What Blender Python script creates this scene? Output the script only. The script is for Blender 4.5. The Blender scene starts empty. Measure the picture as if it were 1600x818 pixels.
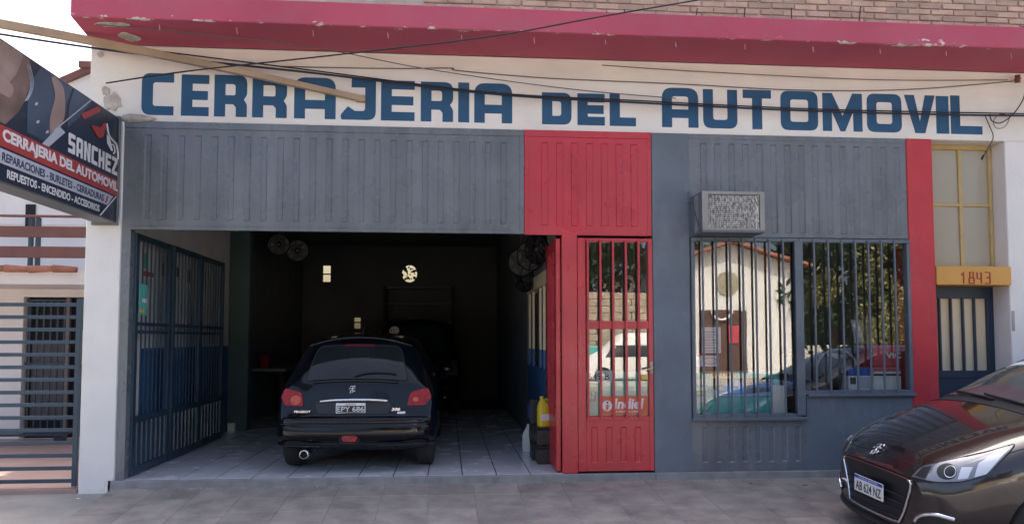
import bpy, bmesh, math, random
from mathutils import Vector, Matrix
from mathutils.bvhtree import BVHTree
random.seed(7)
R = math.radians
scene = bpy.context.scene
col = scene.collection

# ---------------------------------------------------------------- camera, sky, sun, exposure
cam_d = bpy.data.cameras.new('camera'); cam = bpy.data.objects.new('camera', cam_d); col.objects.link(cam)
cam.location = (0, -7.55, 1.36)
cam.rotation_euler = (R(90 + 3.15), 0, R(-4.83))
cam_d.sensor_width = 36; cam_d.lens = 27.0; cam_d.shift_y = 55 / 1600
cam_d.clip_end = 600; cam_d.clip_start = .05
scene.camera = cam
SUN_EL, SUN_AZ = R(57), R(14)           # sun stands behind the shop, a little to the right
world = bpy.data.worlds.new('World'); scene.world = world; world.use_nodes = True
wn = world.node_tree.nodes; wl = world.node_tree.links
sky = wn.new('ShaderNodeTexSky'); sky.sky_type = 'NISHITA'; sky.sun_disc = False
sky.sun_elevation = SUN_EL; sky.sun_rotation = SUN_AZ; sky.altitude = 200; sky.air_density = .7; sky.dust_density = 8.0; sky.ozone_density = 1.0
bg = wn['Background']; bg.inputs[1].default_value = .15
wl.new(sky.outputs[0], bg.inputs[0])
sl = bpy.data.lights.new('sun', 'SUN'); sl.energy = 3.2; sl.angle = R(.5); sl.color = (1, .95, .87)
so = bpy.data.objects.new('sun', sl); col.objects.link(so)
sdir = Vector((math.sin(SUN_AZ) * math.cos(SUN_EL), math.cos(SUN_AZ) * math.cos(SUN_EL), math.sin(SUN_EL)))
so.rotation_euler = sdir.to_track_quat('Z', 'Y').to_euler(); so.location = (6, 30, 40)
scene.view_settings.view_transform = 'Standard'; scene.view_settings.look = 'None'
scene.view_settings.exposure = 1.85; scene.view_settings.gamma = 1
scene.cycles.max_bounces = 10; scene.cycles.diffuse_bounces = 5; scene.cycles.glossy_bounces = 5
scene.cycles.transparent_max_bounces = 24; scene.cycles.transmission_bounces = 6
scene.cycles.use_denoising = True; scene.cycles.caustics_reflective = False; scene.cycles.caustics_refractive = False
scene.cycles.sample_clamp_indirect = 6

# ---------------------------------------------------------------- materials
M = {}
def mat(name, c, rough=.6, metal=0, spec=.5, var=.10, vs=2.5, bump=0, bs=60, coat=0, rand=0,
        dirt_sheen=None, dirt_sheen_amt=.5, dirt_sheen_scale=(1.2, 1.2, .35), dirt_sheen_lo=.52, dirt_sheen_hi=.75, rvar=.0, emit=None, detail=6, world=False):
    m = bpy.data.materials.new(name); m.use_nodes = True; M[name] = m
    n = m.node_tree.nodes; l = m.node_tree.links; b = n['Principled BSDF']
    tc = n.new('ShaderNodeTexCoord')
    gp = n.new('ShaderNodeNewGeometry')
    src_ = gp.outputs['Position'] if world else tc.outputs['Object']
    nz = n.new('ShaderNodeTexNoise'); nz.inputs['Scale'].default_value = vs; nz.inputs['Detail'].default_value = detail
    l.new(src_, nz.inputs['Vector'])
    rp = n.new('ShaderNodeValToRGB')
    e = rp.color_ramp.elements
    e[0].position = .3; e[1].position = .7
    e[0].color = (*[max(0, x * (1 - var)) for x in c], 1); e[1].color = (*[min(1, x * (1 + var)) for x in c], 1)
    l.new(nz.outputs['Fac'], rp.inputs['Fac'])
    out = rp.outputs['Color']
    if dirt_sheen:
        mp = n.new('ShaderNodeMapping'); mp.inputs['Scale'].default_value = dirt_sheen_scale
        l.new(src_, mp.inputs['Vector'])
        n2 = n.new('ShaderNodeTexNoise'); n2.inputs['Scale'].default_value = 2.2; n2.inputs['Detail'].default_value = 9; n2.inputs['Roughness'].default_value = .65
        l.new(mp.outputs['Vector'], n2.inputs['Vector'])
        mr = n.new('ShaderNodeMapRange'); mr.inputs[1].default_value = dirt_sheen_lo; mr.inputs[2].default_value = dirt_sheen_hi; mr.inputs[4].default_value = dirt_sheen_amt
        l.new(n2.outputs['Fac'], mr.inputs[0])
        mx = n.new('ShaderNodeMix'); mx.data_type = 'RGBA'; mx.inputs['B'].default_value = (*dirt_sheen, 1)
        l.new(mr.outputs[0], mx.inputs['Factor']); l.new(out, mx.inputs['A']); out = mx.outputs['Result']
    if rand:
        oi = n.new('ShaderNodeObjectInfo'); hs = n.new('ShaderNodeHueSaturation')
        m2 = n.new('ShaderNodeMapRange'); m2.inputs[3].default_value = 1 - rand; m2.inputs[4].default_value = 1 + rand
        l.new(oi.outputs['Random'], m2.inputs[0]); l.new(m2.outputs[0], hs.inputs['Value']); l.new(out, hs.inputs['Color']); out = hs.outputs['Color']
    l.new(out, b.inputs['Base Color'])
    b.inputs['Roughness'].default_value = rough; b.inputs['Metallic'].default_value = metal
    b.inputs['Specular IOR Level'].default_value = spec
    if coat: b.inputs['Coat Weight'].default_value = coat; b.inputs['Coat Roughness'].default_value = .03
    if rvar:
        n3 = n.new('ShaderNodeTexNoise'); n3.inputs['Scale'].default_value = 3.5; n3.inputs['Detail'].default_value = 7
        l.new(src_, n3.inputs['Vector'])
        m3 = n.new('ShaderNodeMapRange'); m3.inputs[1].default_value = .35; m3.inputs[2].default_value = .65
        m3.inputs[3].default_value = max(.02, rough - rvar); m3.inputs[4].default_value = min(1, rough + rvar)
        l.new(n3.outputs['Fac'], m3.inputs[0]); l.new(m3.outputs[0], b.inputs['Roughness'])
    if bump:
        nb = n.new('ShaderNodeTexNoise'); nb.inputs['Scale'].default_value = bs; nb.inputs['Detail'].default_value = 5
        l.new(src_, nb.inputs['Vector'])
        bp = n.new('ShaderNodeBump'); bp.inputs['Strength'].default_value = bump; bp.inputs['Distance'].default_value = .01
        l.new(nb.outputs['Fac'], bp.inputs['Height']); l.new(bp.outputs['Normal'], b.inputs['Normal'])
    if emit:
        b.inputs['Emission Color'].default_value = (*c, 1); b.inputs['Emission Strength'].default_value = emit
    return m
mat('white_wall', (.77, .755, .72), .85, var=.05, bump=.25, bs=35, dirt_sheen=(.42, .38, .32), dirt_sheen_amt=.38, dirt_sheen_lo=.55, dirt_sheen_hi=.85)
mat('fascia_white', (.80, .77, .71), .85, var=.05, vs=1.5, bump=.2, bs=30, dirt_sheen=(.52, .45, .36), dirt_sheen_amt=.35, dirt_sheen_scale=(.5, 1, 1.6), dirt_sheen_lo=.5, dirt_sheen_hi=.8)
mat('patch_plaster', (.50, .46, .40), .95, var=.25, vs=14, bump=.8, bs=50)
mat('grey_sheet', (.136, .151, .164), .29, var=.17, vs=1.8, bump=.16, bs=2.0, rvar=.07, dirt_sheen=(.225, .25, .27), dirt_sheen_amt=.7, dirt_sheen_scale=(2.6, 1, .22), dirt_sheen_lo=.42, dirt_sheen_hi=.82)  # pale vertical streaks paint the panel's sheen into its colour
mat('grey_plaster', (.125, .155, .185), .6, var=.12, vs=2.2, bump=.35, bs=22, dirt_sheen=(.24, .26, .28), dirt_sheen_amt=.6, dirt_sheen_scale=(1.3, 1, .6), dirt_sheen_lo=.48, dirt_sheen_hi=.75)
mat('grey_bar', (.105, .130, .160), .45, var=.12, vs=5, rvar=.1)
mat('red_sheet', (.50, .036, .050), .31, var=.12, vs=2.2, bump=.13, bs=2.0, rvar=.06, dirt_sheen=(.50, .075, .09), dirt_sheen_amt=.4, dirt_sheen_scale=(1.5, 1, .5))
mat('red_plaster', (.50, .030, .040), .55, var=.09, vs=2.5, bump=.25, bs=25, dirt_sheen=(.46, .10, .12), dirt_sheen_amt=.45, dirt_sheen_scale=(1.4, 1, .6))
mat('letter_blue', (.019, .088, .185), .7, var=.14, vs=3, bump=.15, bs=30)
mat('blue_dado', (.045, .125, .28), .55, var=.1)
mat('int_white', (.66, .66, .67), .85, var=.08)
mat('int_dark', (.14, .15, .155), .9, var=.15)  # dark tone keeps the deep interior in shade by colour
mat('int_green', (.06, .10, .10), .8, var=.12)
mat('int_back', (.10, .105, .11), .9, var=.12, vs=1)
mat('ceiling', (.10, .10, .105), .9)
mat('gate_navy', (.030, .060, .090), .38, var=.12, rvar=.08)
mat('navy', (.018, .036, .068), .4, var=.12)
mat('cream_panel', (.74, .62, .42), .5, var=.08, vs=1.5)
mat('mustard', (.50, .37, .16), .6, var=.1, vs=6)
mat('orange_paint', (.64, .335, .08), .7, var=.06, bump=.15, bs=40, dirt_sheen=(.5, .36, .18), dirt_sheen_amt=.35)
mat('sign_red', (.42, .03, .03), .6, var=.06)
mat('frosted', (.42, .39, .30), .14, var=.04, vs=1.2)
mat('tile_floor', world=True, c=(.76, .74, .735), rough=.22, var=.05, vs=3, rand=.05, rvar=.08, dirt_sheen=(.42, .40, .41), dirt_sheen_amt=.4, dirt_sheen_scale=(1, 1, 1), dirt_sheen_lo=.55, dirt_sheen_hi=.8)
mat('grout', (.055, .058, .07), .9)
mat('kerb_grey', (.25, .25, .245), .85, var=.2, vs=8, bump=.4, bs=30, dirt_sheen=(.27, .26, .25), dirt_sheen_amt=.6)
mat('slab', world=True, c=(.345, .298, .252), rough=.88, var=.16, vs=4, bump=.6, bs=55, rand=.13, dirt_sheen=(.19, .163, .138), dirt_sheen_amt=.75, dirt_sheen_scale=(1.6, 1.6, 1), dirt_sheen_lo=.46, dirt_sheen_hi=.70)
mat('slab_joint', world=True, c=(.31, .295, .275), rough=.95, var=.2, vs=10)
mat('concrete_tan', (.36, .33, .28), .9, var=.14, vs=3, bump=.3, bs=40, dirt_sheen=(.22, .20, .17), dirt_sheen_amt=.5, dirt_sheen_scale=(1, 1, 1))
mat('asphalt', (.16, .155, .15), .9, var=.15, vs=2, bump=.4, bs=120)
mat('terracotta_floor', (.37, .25, .215), .6, var=.1, rand=.06)
mat('terracotta', (.36, .15, .095), .85, var=.22, vs=9, rand=.12)
mat('wood_board', (.175, .072, .055), .6, var=.15, vs=4)
mat('wood_beam', (.40, .29, .19), .8, var=.2, vs=3, bump=.3, bs=40)
mat('brick', world=True, c=(.50, .36, .275), rough=.92, var=.15, vs=6, bump=.5, bs=45, rand=.20)
mat('mortar', world=True, c=(.46, .40, .35), rough=.95, var=.15, vs=10, bump=.4, bs=60)
mat('rust', (.06, .045, .04), .8)
mat('cable_black', (.012, .014, .018), .5)
mat('cable_grey', (.13, .12, .12), .6)
mat('steel_grey', (.34, .35, .34), .45, metal=.3, var=.15, vs=6)
mat('ac_shell', (.28, .275, .25), .55, var=.12, vs=5, dirt_sheen=(.2, .19, .17), dirt_sheen_amt=.5)
mat('dark_void', (.012, .012, .014), .8)
mat('black_plastic', (.014, .015, .017), .38, var=.1)
mat('black_matte', (.02, .02, .022), .8)
mat('tyre', (.018, .018, .019), .85, var=.2, vs=12)
mat('chrome', (.75, .76, .78), .12, metal=1, var=.02)
mat('alloy', (.52, .53, .55), .28, metal=.9, var=.04)
mat('cover_black', (.006, .006, .007), .3, spec=.25)
mat('cover_grey', (.010, .010, .011), .4, spec=.2, var=.1)
mat('white_plastic', (.72, .73, .74), .45, var=.03)
mat('plate_white', (.78, .78, .78), .4, var=.02)
mat('plate_black', (.010, .010, .012), .4, var=.02)
mat('plate_blue', (.02, .09, .40), .4, var=.02)
mat('paint_black', (.004, .005, .008), .10, var=.05, spec=.38)
mat('paint_brown', (.018, .012, .012), .22, metal=.2, var=.06, vs=3, coat=1)
mat('lamp_red', (.33, .005, .004), .10, spec=.35, var=.45, vs=22, coat=.15)
mat('lamp_red_dark', (.19, .008, .012), .2, coat=.6)
mat('lamp_orange', (.55, .16, .04), .15, coat=.6)
mat('lamp_clear', (.20, .21, .23), .08, metal=.25, var=.10, vs=14, coat=1)
mat('lamp_white', (.66, .67, .70), .15, metal=.3, coat=.6)
mat('car_glass', (.014, .018, .020), .04, spec=.35, var=.3, vs=2, coat=.1)
mat('lamp_pink', (.52, .10, .035), .15, var=.3, vs=30)
mat('fan_dark', (.075, .035, .035), .7)
mat('sign_navy', (.014, .023, .048), .3, var=.25, vs=2.5, coat=.2)
mat('sign_slate', (.055, .085, .135), .3, var=.3, vs=3)
mat('sign_redband', (.40, .05, .048), .3, var=.05)
mat('sign_white', (.74, .74, .76), .35, var=.03)
mat('sign_pale', (.46, .50, .58), .35, var=.04)
mat('sign_tan', (.26, .20, .165), .35, var=.35, vs=4)
mat('sign_brown', (.18, .12, .10), .35, var=.4, vs=5)
mat('sign_skin', (.34, .24, .215), .35, var=.2, vs=4)
mat('sign_edge', (.16, .17, .18), .5, var=.1)
mat('yellow_jug', (.70, .52, .03), .35, var=.03)
mat('box_red', (.55, .06, .08), .6, var=.05)
mat('box_white', (.74, .73, .70), .7, var=.06)
mat('box_blue', (.03, .10, .38), .5, var=.08)
mat('paper', (.72, .74, .74), .7, var=.05, vs=30)
mat('pink', (.70, .30, .42), .6)
mat('teal', (.12, .50, .44), .55, var=.12, vs=2)
mat('banner_black', (.012, .016, .03), .5)
mat('banner_blue', (.05, .28, .80), .5, var=.4, vs=9)
mat('banner_sky', (.25, .45, .70), .5, var=.2, vs=9)
mat('sticker_orange', (.62, .13, .05), .4, var=.03)
mat('sticker_yellow', (.70, .48, .10), .5)
mat('bag_black', (.06, .065, .07), .35, var=.5, vs=10, bump=1.0, bs=14)
mat('brass', (.62, .45, .20), .3, metal=.9)
mat('church_white', (.80, .78, .74), .9, var=.05)
mat('church_stone', (.35, .32, .22), .9, var=.3, vs=6)
mat('maroon', (.16, .04, .035), .6)
mat('chapel_door', (.11, .055, .042), .7, var=.2)
mat('canopy_scar', (.58, .34, .36), .8)
mat('screen_glass', (.085, .105, .108), .05, spec=.6, var=.35, vs=2.2)
mat('leaf_dark', (.035, .06, .022), .7, rand=.0, var=.4, vs=.9)
mat('leaf_yellow', (.20, .19, .075), .7, var=.5, vs=1.2)
mat('bark', (.10, .07, .05), .9)
mat('stone_wall', (.42, .33, .25), .9, var=.25, vs=3, bump=.5, bs=12)

def canopy_material():
    m = mat('canopy_paint', (.44, .070, .118), .72, var=.10, vs=1.3, bump=.3, bs=14, dirt_sheen=(.36, .12, .16), dirt_sheen_amt=.5, dirt_sheen_scale=(.8, 1, 1.2), dirt_sheen_lo=.45, dirt_sheen_hi=.75)
    n = m.node_tree.nodes; l = m.node_tree.links; b = n['Principled BSDF']
    src = b.inputs['Base Color'].links[0].from_socket
    tc = n.new('ShaderNodeTexCoord'); sx = n.new('ShaderNodeSeparateXYZ'); l.new(tc.outputs['Object'], sx.inputs[0])
    # flaked paint clings to the lower front edge (object z and y near the arris)
    near = n.new('ShaderNodeMapRange'); near.inputs[1].default_value = 4.29; near.inputs[2].default_value = 4.19; l.new(sx.outputs['Z'], near.inputs[0])
    neary = n.new('ShaderNodeMapRange'); neary.inputs[1].default_value = -.55; neary.inputs[2].default_value = -.64; l.new(sx.outputs['Y'], neary.inputs[0])
    fl = n.new('ShaderNodeTexNoise'); fl.inputs['Scale'].default_value = 5; fl.inputs['Detail'].default_value = 10; fl.inputs['Roughness'].default_value = .7
    mp = n.new('ShaderNodeMapping'); mp.inputs['Scale'].default_value = (1, 2, 2.6); l.new(tc.outputs['Object'], mp.inputs['Vector']); l.new(mp.outputs[0], fl.inputs['Vector'])
    big = n.new('ShaderNodeTexNoise'); big.inputs['Scale'].default_value = .55; big.inputs['Detail'].default_value = 2; l.new(tc.outputs['Object'], big.inputs['Vector'])
    a = n.new('ShaderNodeMath'); a.operation = 'MULTIPLY'; l.new(near.outputs[0], a.inputs[0]); l.new(neary.outputs[0], a.inputs[1])
    s = n.new('ShaderNodeMath'); s.operation = 'MULTIPLY_ADD'; s.inputs[1].default_value = .17; l.new(a.outputs[0], s.inputs[0]); l.new(fl.outputs['Fac'], s.inputs[2])
    s2 = n.new('ShaderNodeMath'); s2.operation = 'MULTIPLY_ADD'; s2.inputs[1].default_value = .22; l.new(big.outputs['Fac'], s2.inputs[0]); l.new(s.outputs[0], s2.inputs[2])
    th = n.new('ShaderNodeMapRange'); th.inputs[1].default_value = .825; th.inputs[2].default_value = .845; l.new(s2.outputs[0], th.inputs[0])
    mx = n.new('ShaderNodeMix'); mx.data_type = 'RGBA'; mx.inputs['B'].default_value = (.66, .60, .56, 1)
    l.new(th.outputs[0], mx.inputs['Factor']); l.new(src, mx.inputs['A']); l.new(mx.outputs['Result'], b.inputs['Base Color'])
canopy_material()

def glass_material(name, tint, ior, rough=.0):
    m = bpy.data.materials.new(name); m.use_nodes = True; M[name] = m
    n = m.node_tree.nodes; l = m.node_tree.links; n.remove(n['Principled BSDF'])
    o = n['Material Output']; t = n.new('ShaderNodeBsdfTransparent'); t.inputs[0].default_value = (*tint, 1)
    g = n.new('ShaderNodeBsdfGlossy'); g.inputs['Roughness'].default_value = rough; g.inputs['Color'].default_value = (1, .98, .95, 1)
    ge = n.new('ShaderNodeNewGeometry'); dt = n.new('ShaderNodeVectorMath'); dt.operation = 'DOT_PRODUCT'
    l.new(ge.outputs['Incoming'], dt.inputs[0]); l.new(ge.outputs['Normal'], dt.inputs[1])
    ab = n.new('ShaderNodeMath'); ab.operation = 'ABSOLUTE'; l.new(dt.outputs['Value'], ab.inputs[0])
    om = n.new('ShaderNodeMath'); om.operation = 'SUBTRACT'; om.inputs[0].default_value = 1; l.new(ab.outputs[0], om.inputs[1])
    pw = n.new('ShaderNodeMath'); pw.operation = 'POWER'; pw.inputs[1].default_value = 5; l.new(om.outputs[0], pw.inputs[0])
    f = n.new('ShaderNodeMath'); f.operation = 'MULTIPLY_ADD'; f.inputs[1].default_value = 1 - ior; f.inputs[2].default_value = ior; l.new(pw.outputs[0], f.inputs[0])
    tc = n.new('ShaderNodeTexCoord'); nb = n.new('ShaderNodeTexNoise'); nb.inputs['Scale'].default_value = 1.6; nb.inputs['Detail'].default_value = 1
    l.new(tc.outputs['Object'], nb.inputs['Vector'])
    bp = n.new('ShaderNodeBump'); bp.inputs['Strength'].default_value = .06; bp.inputs['Distance'].default_value = .01
    l.new(nb.outputs['Fac'], bp.inputs['Height']); l.new(bp.outputs[0], g.inputs['Normal'])
    x = n.new('ShaderNodeMixShader'); l.new(f.outputs[0], x.inputs[0]); l.new(t.outputs[0], x.inputs[1]); l.new(g.outputs[0], x.inputs[2])
    l.new(x.outputs[0], o.inputs['Surface'])
glass_material('shop_glass', (.93, .95, .95), .105)
glass_material('dimming_glass', (.62, .60, .50), .04)  # warm tint that dims the sky seen through the back openings

# ---------------------------------------------------------------- helpers
def tag(o, label=None, cat=None, group=None, kind=None):
    if label: o['label'] = label
    if cat: o['category'] = cat
    if group: o['group'] = group
    if kind: o['kind'] = kind
    return o
def empty(name, loc=(0, 0, 0), rz=0, label=None, cat=None, group=None):
    o = bpy.data.objects.new(name, None); col.objects.link(o); o.location = loc; o.rotation_euler = (0, 0, rz); o.empty_display_size = .1
    return tag(o, label, cat, group)
def root_loc(o):
    v = Vector((0, 0, 0))
    while o is not None:
        v += o.location; o = o.parent
    return v
def link_mesh(name, me, m, parent=None, smooth=False, loc=None):
    if m and not me.materials: me.materials.append(M[m])
    if smooth: me.polygons.foreach_set('use_smooth', [True] * len(me.polygons))
    o = bpy.data.objects.new(name, me); col.objects.link(o)
    if parent is not None: o.parent = parent
    if loc is not None: o.location = loc
    return o
class MB:
    def __init__(s): s.v = []; s.f = []
    def add(s, vs, fs):
        k = len(s.v); s.v += [tuple(p) for p in vs]; s.f += [tuple(i + k for i in f) for f in fs]; return s
    def box(s, x0, x1, y0, y1, z0, z1):
        return s.add([(x0, y0, z0), (x1, y0, z0), (x1, y1, z0), (x0, y1, z0), (x0, y0, z1), (x1, y0, z1), (x1, y1, z1), (x0, y1, z1)],
                     [(0, 3, 2, 1), (4, 5, 6, 7), (0, 1, 5, 4), (1, 2, 6, 5), (2, 3, 7, 6), (3, 0, 4, 7)])
    def prism(s, pts, d):           # closed loop of 3-D points swept by vector d
        n = len(pts); d = Vector(d); a = [Vector(p) for p in pts]; b = [p + d for p in a]
        return s.add(a + b, [tuple(range(n - 1, -1, -1)), tuple(range(n, 2 * n))] + [(i, (i + 1) % n, n + (i + 1) % n, n + i) for i in range(n)])
    def tube(s, path, r, n=8, closed=False, caps=True):
        path = [Vector(p) for p in path]; N = len(path); rs = r if isinstance(r, (list, tuple)) else [r] * N
        rings = []; prev = None
        for i, p in enumerate(path):
            if closed: t = path[(i + 1) % N] - path[i - 1]
            else: t = path[min(i + 1, N - 1)] - path[max(i - 1, 0)]
            t.normalize()
            ref = Vector((0, 0, 1)) if abs(t.z) < .9 else Vector((1, 0, 0))
            if prev is not None and (prev - t * prev.dot(t)).length > 1e-4: u = (prev - t * prev.dot(t)).normalized()
            else: u = t.cross(ref).normalized()
            prev = u; w = t.cross(u)
            rings.append([p + (u * math.cos(2 * math.pi * k / n) + w * math.sin(2 * math.pi * k / n)) * rs[i] for k in range(n)])
        k0 = len(s.v); fs = []
        for i in range(N if closed else N - 1):
            j = (i + 1) % N
            for k in range(n): fs.append((i * n + k, i * n + (k + 1) % n, j * n + (k + 1) % n, j * n + k))
        if caps and not closed: fs += [tuple(range(n - 1, -1, -1)), tuple((N - 1) * n + k for k in range(n))]
        return s.add([p for rg in rings for p in rg], fs)
    def lathe(s, prof, n=32, axis='y', c=(0, 0, 0)):   # profile (radius, along-axis)
        vs = []; fs = []
        for (r, a) in prof:
            for k in range(n):
                t = 2 * math.pi * k / n; u, w = r * math.cos(t), r * math.sin(t)
                p = {'y': (u, a, w), 'z': (u, w, a), 'x': (a, u, w)}[axis]
                vs.append((p[0] + c[0], p[1] + c[1], p[2] + c[2]))
        for i in range(len(prof) - 1):
            for k in range(n): fs.append((i * n + k, i * n + (k + 1) % n, (i + 1) * n + (k + 1) % n, (i + 1) * n + k))
        return s.add(vs, fs)
    def mesh(s, name, parent=None, bevel=0, world=True, segs=1):
        off = root_loc(parent) if (world and parent is not None) else Vector((0, 0, 0))
        me = bpy.data.meshes.new(name); me.from_pydata([tuple(Vector(p) - off) for p in s.v], [], s.f)
        bm = bmesh.new(); bm.from_mesh(me); bmesh.ops.recalc_face_normals(bm, faces=bm.faces)
        if bevel:
            ed = [e for e in bm.edges if len(e.link_faces) == 2 and e.calc_face_angle(0) > .5]
            bmesh.ops.bevel(bm, geom=ed, offset=bevel, segments=segs, affect='EDGES', clamp_overlap=True)
        bm.to_mesh(me); bm.free(); return me
    def build(s, name, m, parent=None, bevel=0, smooth=False, world=True, segs=1):
        return link_mesh(name, s.mesh(name, parent, bevel, world, segs), m, parent, smooth)
def B(name, m, parent, x0, x1, y0, y1, z0, z1, bevel=.004):
    return MB().box(min(x0, x1), max(x0, x1), min(y0, y1), max(y0, y1), min(z0, z1), max(z0, z1)).build(name, m, parent, bevel)
def copy_tree(o, parent=None):
    c = o.copy(); col.objects.link(c); c.parent = parent
    for ch in list(o.children): copy_tree(ch, c)
    return c
def crom(pts, k=8):
    pts = [Vector(p) for p in pts]; out = []
    for i in range(len(pts) - 1):
        p0 = pts[max(i - 1, 0)]; p1 = pts[i]; p2 = pts[i + 1]; p3 = pts[min(i + 2, len(pts) - 1)]
        for j in range(k):
            t = j / k
            out.append(.5 * ((2 * p1) + (p2 - p0) * t + (2 * p0 - 5 * p1 + 4 * p2 - p3) * t * t + (3 * p1 - p0 - 3 * p2 + p3) * t ** 3))
    out.append(pts[-1]); return out
def fluted(name, m, parent, x0, x1, z0, z1, y, flutes, f0, f1, depth=.010, e=.012, back=.03):
    """one pressed steel sheet in the facade plane; flutes are (xa, xb) recesses with closed ends"""
    xs = [x0]; inx = [0]
    for a, b in flutes: xs += [a, a + e, b - e, b]; inx += [0, 1, 1, 0]
    xs.append(x1); inx.append(0)
    zs = [z0, f0, f0 + e, f1 - e, f1, z1]; inz = [0, 0, 1, 1, 0, 0]
    nx = len(xs); v = []; f = []
    for j, z in enumerate(zs):
        for i, x in enumerate(xs): v.append((x, y + depth * inx[i] * inz[j], z))
    for j in range(len(zs) - 1):
        for i in range(nx - 1): f.append((j * nx + i, j * nx + i + 1, (j + 1) * nx + i + 1, (j + 1) * nx + i))
    k = len(v); n5 = len(zs) - 1
    v += [(x0, y + back, z0), (x1, y + back, z0), (x1, y + back, z1), (x0, y + back, z1)]
    f += [(k, k + 3, k + 2, k + 1)]
    bot = [i for i in range(nx)]; top = [n5 * nx + i for i in range(nx)]
    f += [tuple(bot[::-1] + [k, k + 1]), tuple(top + [k + 2, k + 3])]
    lef = [j * nx for j in range(n5 + 1)]; rig = [j * nx + nx - 1 for j in range(n5 + 1)]
    f += [tuple(lef + [k + 3, k]), tuple(rig[::-1] + [k + 1, k + 2])]
    mb = MB(); mb.add(v, f); return mb.build(name, m, parent)
def rounded(loop, seg=5):
    """loop of (x, y, r) -> list of (x, y) with rounded corners"""
    n = len(loop); out = []
    for i in range(n):
        p = Vector(loop[i][:2]); r = loop[i][2] if len(loop[i]) > 2 else 0
        if r <= 0: out.append((p.x, p.y)); continue
        a = Vector(loop[i - 1][:2]) - p; b = Vector(loop[(i + 1) % n][:2]) - p
        rr = min(r, a.length * .49, b.length * .49); pa = p + a.normalized() * rr; pb = p + b.normalized() * rr
        for k in range(seg + 1):
            t = k / seg; q = pa * (1 - t) ** 2 + p * 2 * t * (1 - t) + pb * t * t; out.append((q.x, q.y))
    return out
def shape_mesh(name, loops, O, U, V, thick, bevel=0):
    """filled 2-D loops (holes allowed) placed at O with axes U, V, raised by thick along U x V"""
    cu = bpy.data.curves.new(name, 'CURVE'); cu.dimensions = '2D'; cu.fill_mode = 'BOTH'; cu.extrude = thick / 2
    for lp in loops:
        s = cu.splines.new('POLY'); s.points.add(len(lp) - 1); s.use_cyclic_u = True
        for p, q in zip(s.points, lp): p.co = (q[0], q[1], 0, 1)
    ob = bpy.data.objects.new(name, cu); me = bpy.data.meshes.new_from_object(ob); me.name = name
    bpy.data.objects.remove(ob); bpy.data.curves.remove(cu)
    return place_mesh(me, O, U, V, thick / 2)
def place_mesh(me, O, U, V, dn=0, sx=1, sy=1, ox=0, oy=0):
    U = Vector(U).normalized(); V = Vector(V).normalized(); N = U.cross(V); O = Vector(O)
    for v in me.vertices:
        x, y, z = v.co; v.co = O + U * ((x - ox) * sx) + V * ((y - oy) * sy) + N * (z + dn)
    me.materials.clear()
    return me
def print_shape(name, m, parent, loops, O, U, V, thick=.002):
    off = root_loc(parent) if parent is not None else Vector((0, 0, 0))
    return link_mesh(name, shape_mesh(name, loops, Vector(O) - off, U, V, thick), m, parent)
def text(name, m, parent, s, O, U, V, w, h, thick=.002, bold=.02, shear=0, local=False):
    """lettering whose ink box is w x h with its lower left corner at O"""
    cu = bpy.data.curves.new(name, 'FONT'); cu.body = s; cu.size = 1; cu.offset = bold; cu.extrude = thick / 2; cu.shear = shear; cu.resolution_u = 4
    ob = bpy.data.objects.new(name, cu); me = bpy.data.meshes.new_from_object(ob); me.name = name
    bpy.data.objects.remove(ob); bpy.data.curves.remove(cu)
    xs = [v.co.x for v in me.vertices]; ys = [v.co.y for v in me.vertices]
    off = root_loc(parent) if (parent is not None and not local) else Vector((0, 0, 0))
    place_mesh(me, Vector(O) - off, U, V, thick / 2, w / (max(xs) - min(xs)), h / (max(ys) - min(ys)), min(xs), min(ys))
    return link_mesh(name, me, m, parent)
X, Y, Z = Vector((1, 0, 0)), Vector((0, 1, 0)), Vector((0, 0, 1))
rect = lambda a, b, c, d: [(a, c), (b, c), (b, d), (a, d)]
disc = lambda cx, cy, r, n=24, ry=None: [(cx + r * math.cos(2 * math.pi * k / n), cy + (ry or r) * math.sin(2 * math.pi * k / n)) for k in range(n)]
# ---------------------------------------------------------------- ground, street, pavement
FZ = .05                                     # garage floor level
pz = lambda y: -.025 + .08 * y               # pavement falls gently to the street
g = MB().add([(-250, -250, -.40), (250, -250, -.40), (250, 250, -.40), (-250, 250, -.40)], [(0, 1, 2, 3)]).build('ground', 'concrete_tan'); tag(g, kind='structure')
st = MB().box(-120, 120, -17.5, -3.05, -.38, -.345).build('street', 'asphalt'); tag(st, kind='structure')
op = MB().box(-120, 120, -26.9, -17.5, -.39, -.20).build('opposite_pavement', 'concrete_tan'); tag(op, kind='structure')
pv = MB().add([(-3.10, 0, pz(0)), (8.5, 0, pz(0)), (8.5, -2.95, pz(-2.95)), (-3.10, -2.95, pz(-2.95)),
               (-3.10, 0, -.42), (8.5, 0, -.42), (8.5, -2.95, -.42), (-3.10, -2.95, -.42)],
              [(0, 1, 2, 3), (7, 6, 5, 4), (0, 4, 5, 1), (1, 5, 6, 2), (2, 6, 7, 3), (3, 7, 4, 0)]).build('pavement', 'slab_joint'); tag(pv, kind='structure')
P_ = .42
slab_me = MB().box(-P_ / 2 + .004, P_ / 2 - .004, -P_ / 2 + .004, P_ / 2 - .004, -.03, .004).mesh('slab', bevel=.004)
slab_me.materials.append(M['slab'])
ang = math.atan(.08)
for j in range(7):
    for i in range(27):
        x = -3.10 + P_ * (i + .5); y = -P_ * (j + .5)
        o = bpy.data.objects.new('slab', slab_me); col.objects.link(o); o.parent = pv
        o.location = (x, y, pz(y) + random.uniform(-.0012, .0015))
        o.rotation_euler = (ang + random.uniform(-.003, .003), random.uniform(-.003, .003), 0)
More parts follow.
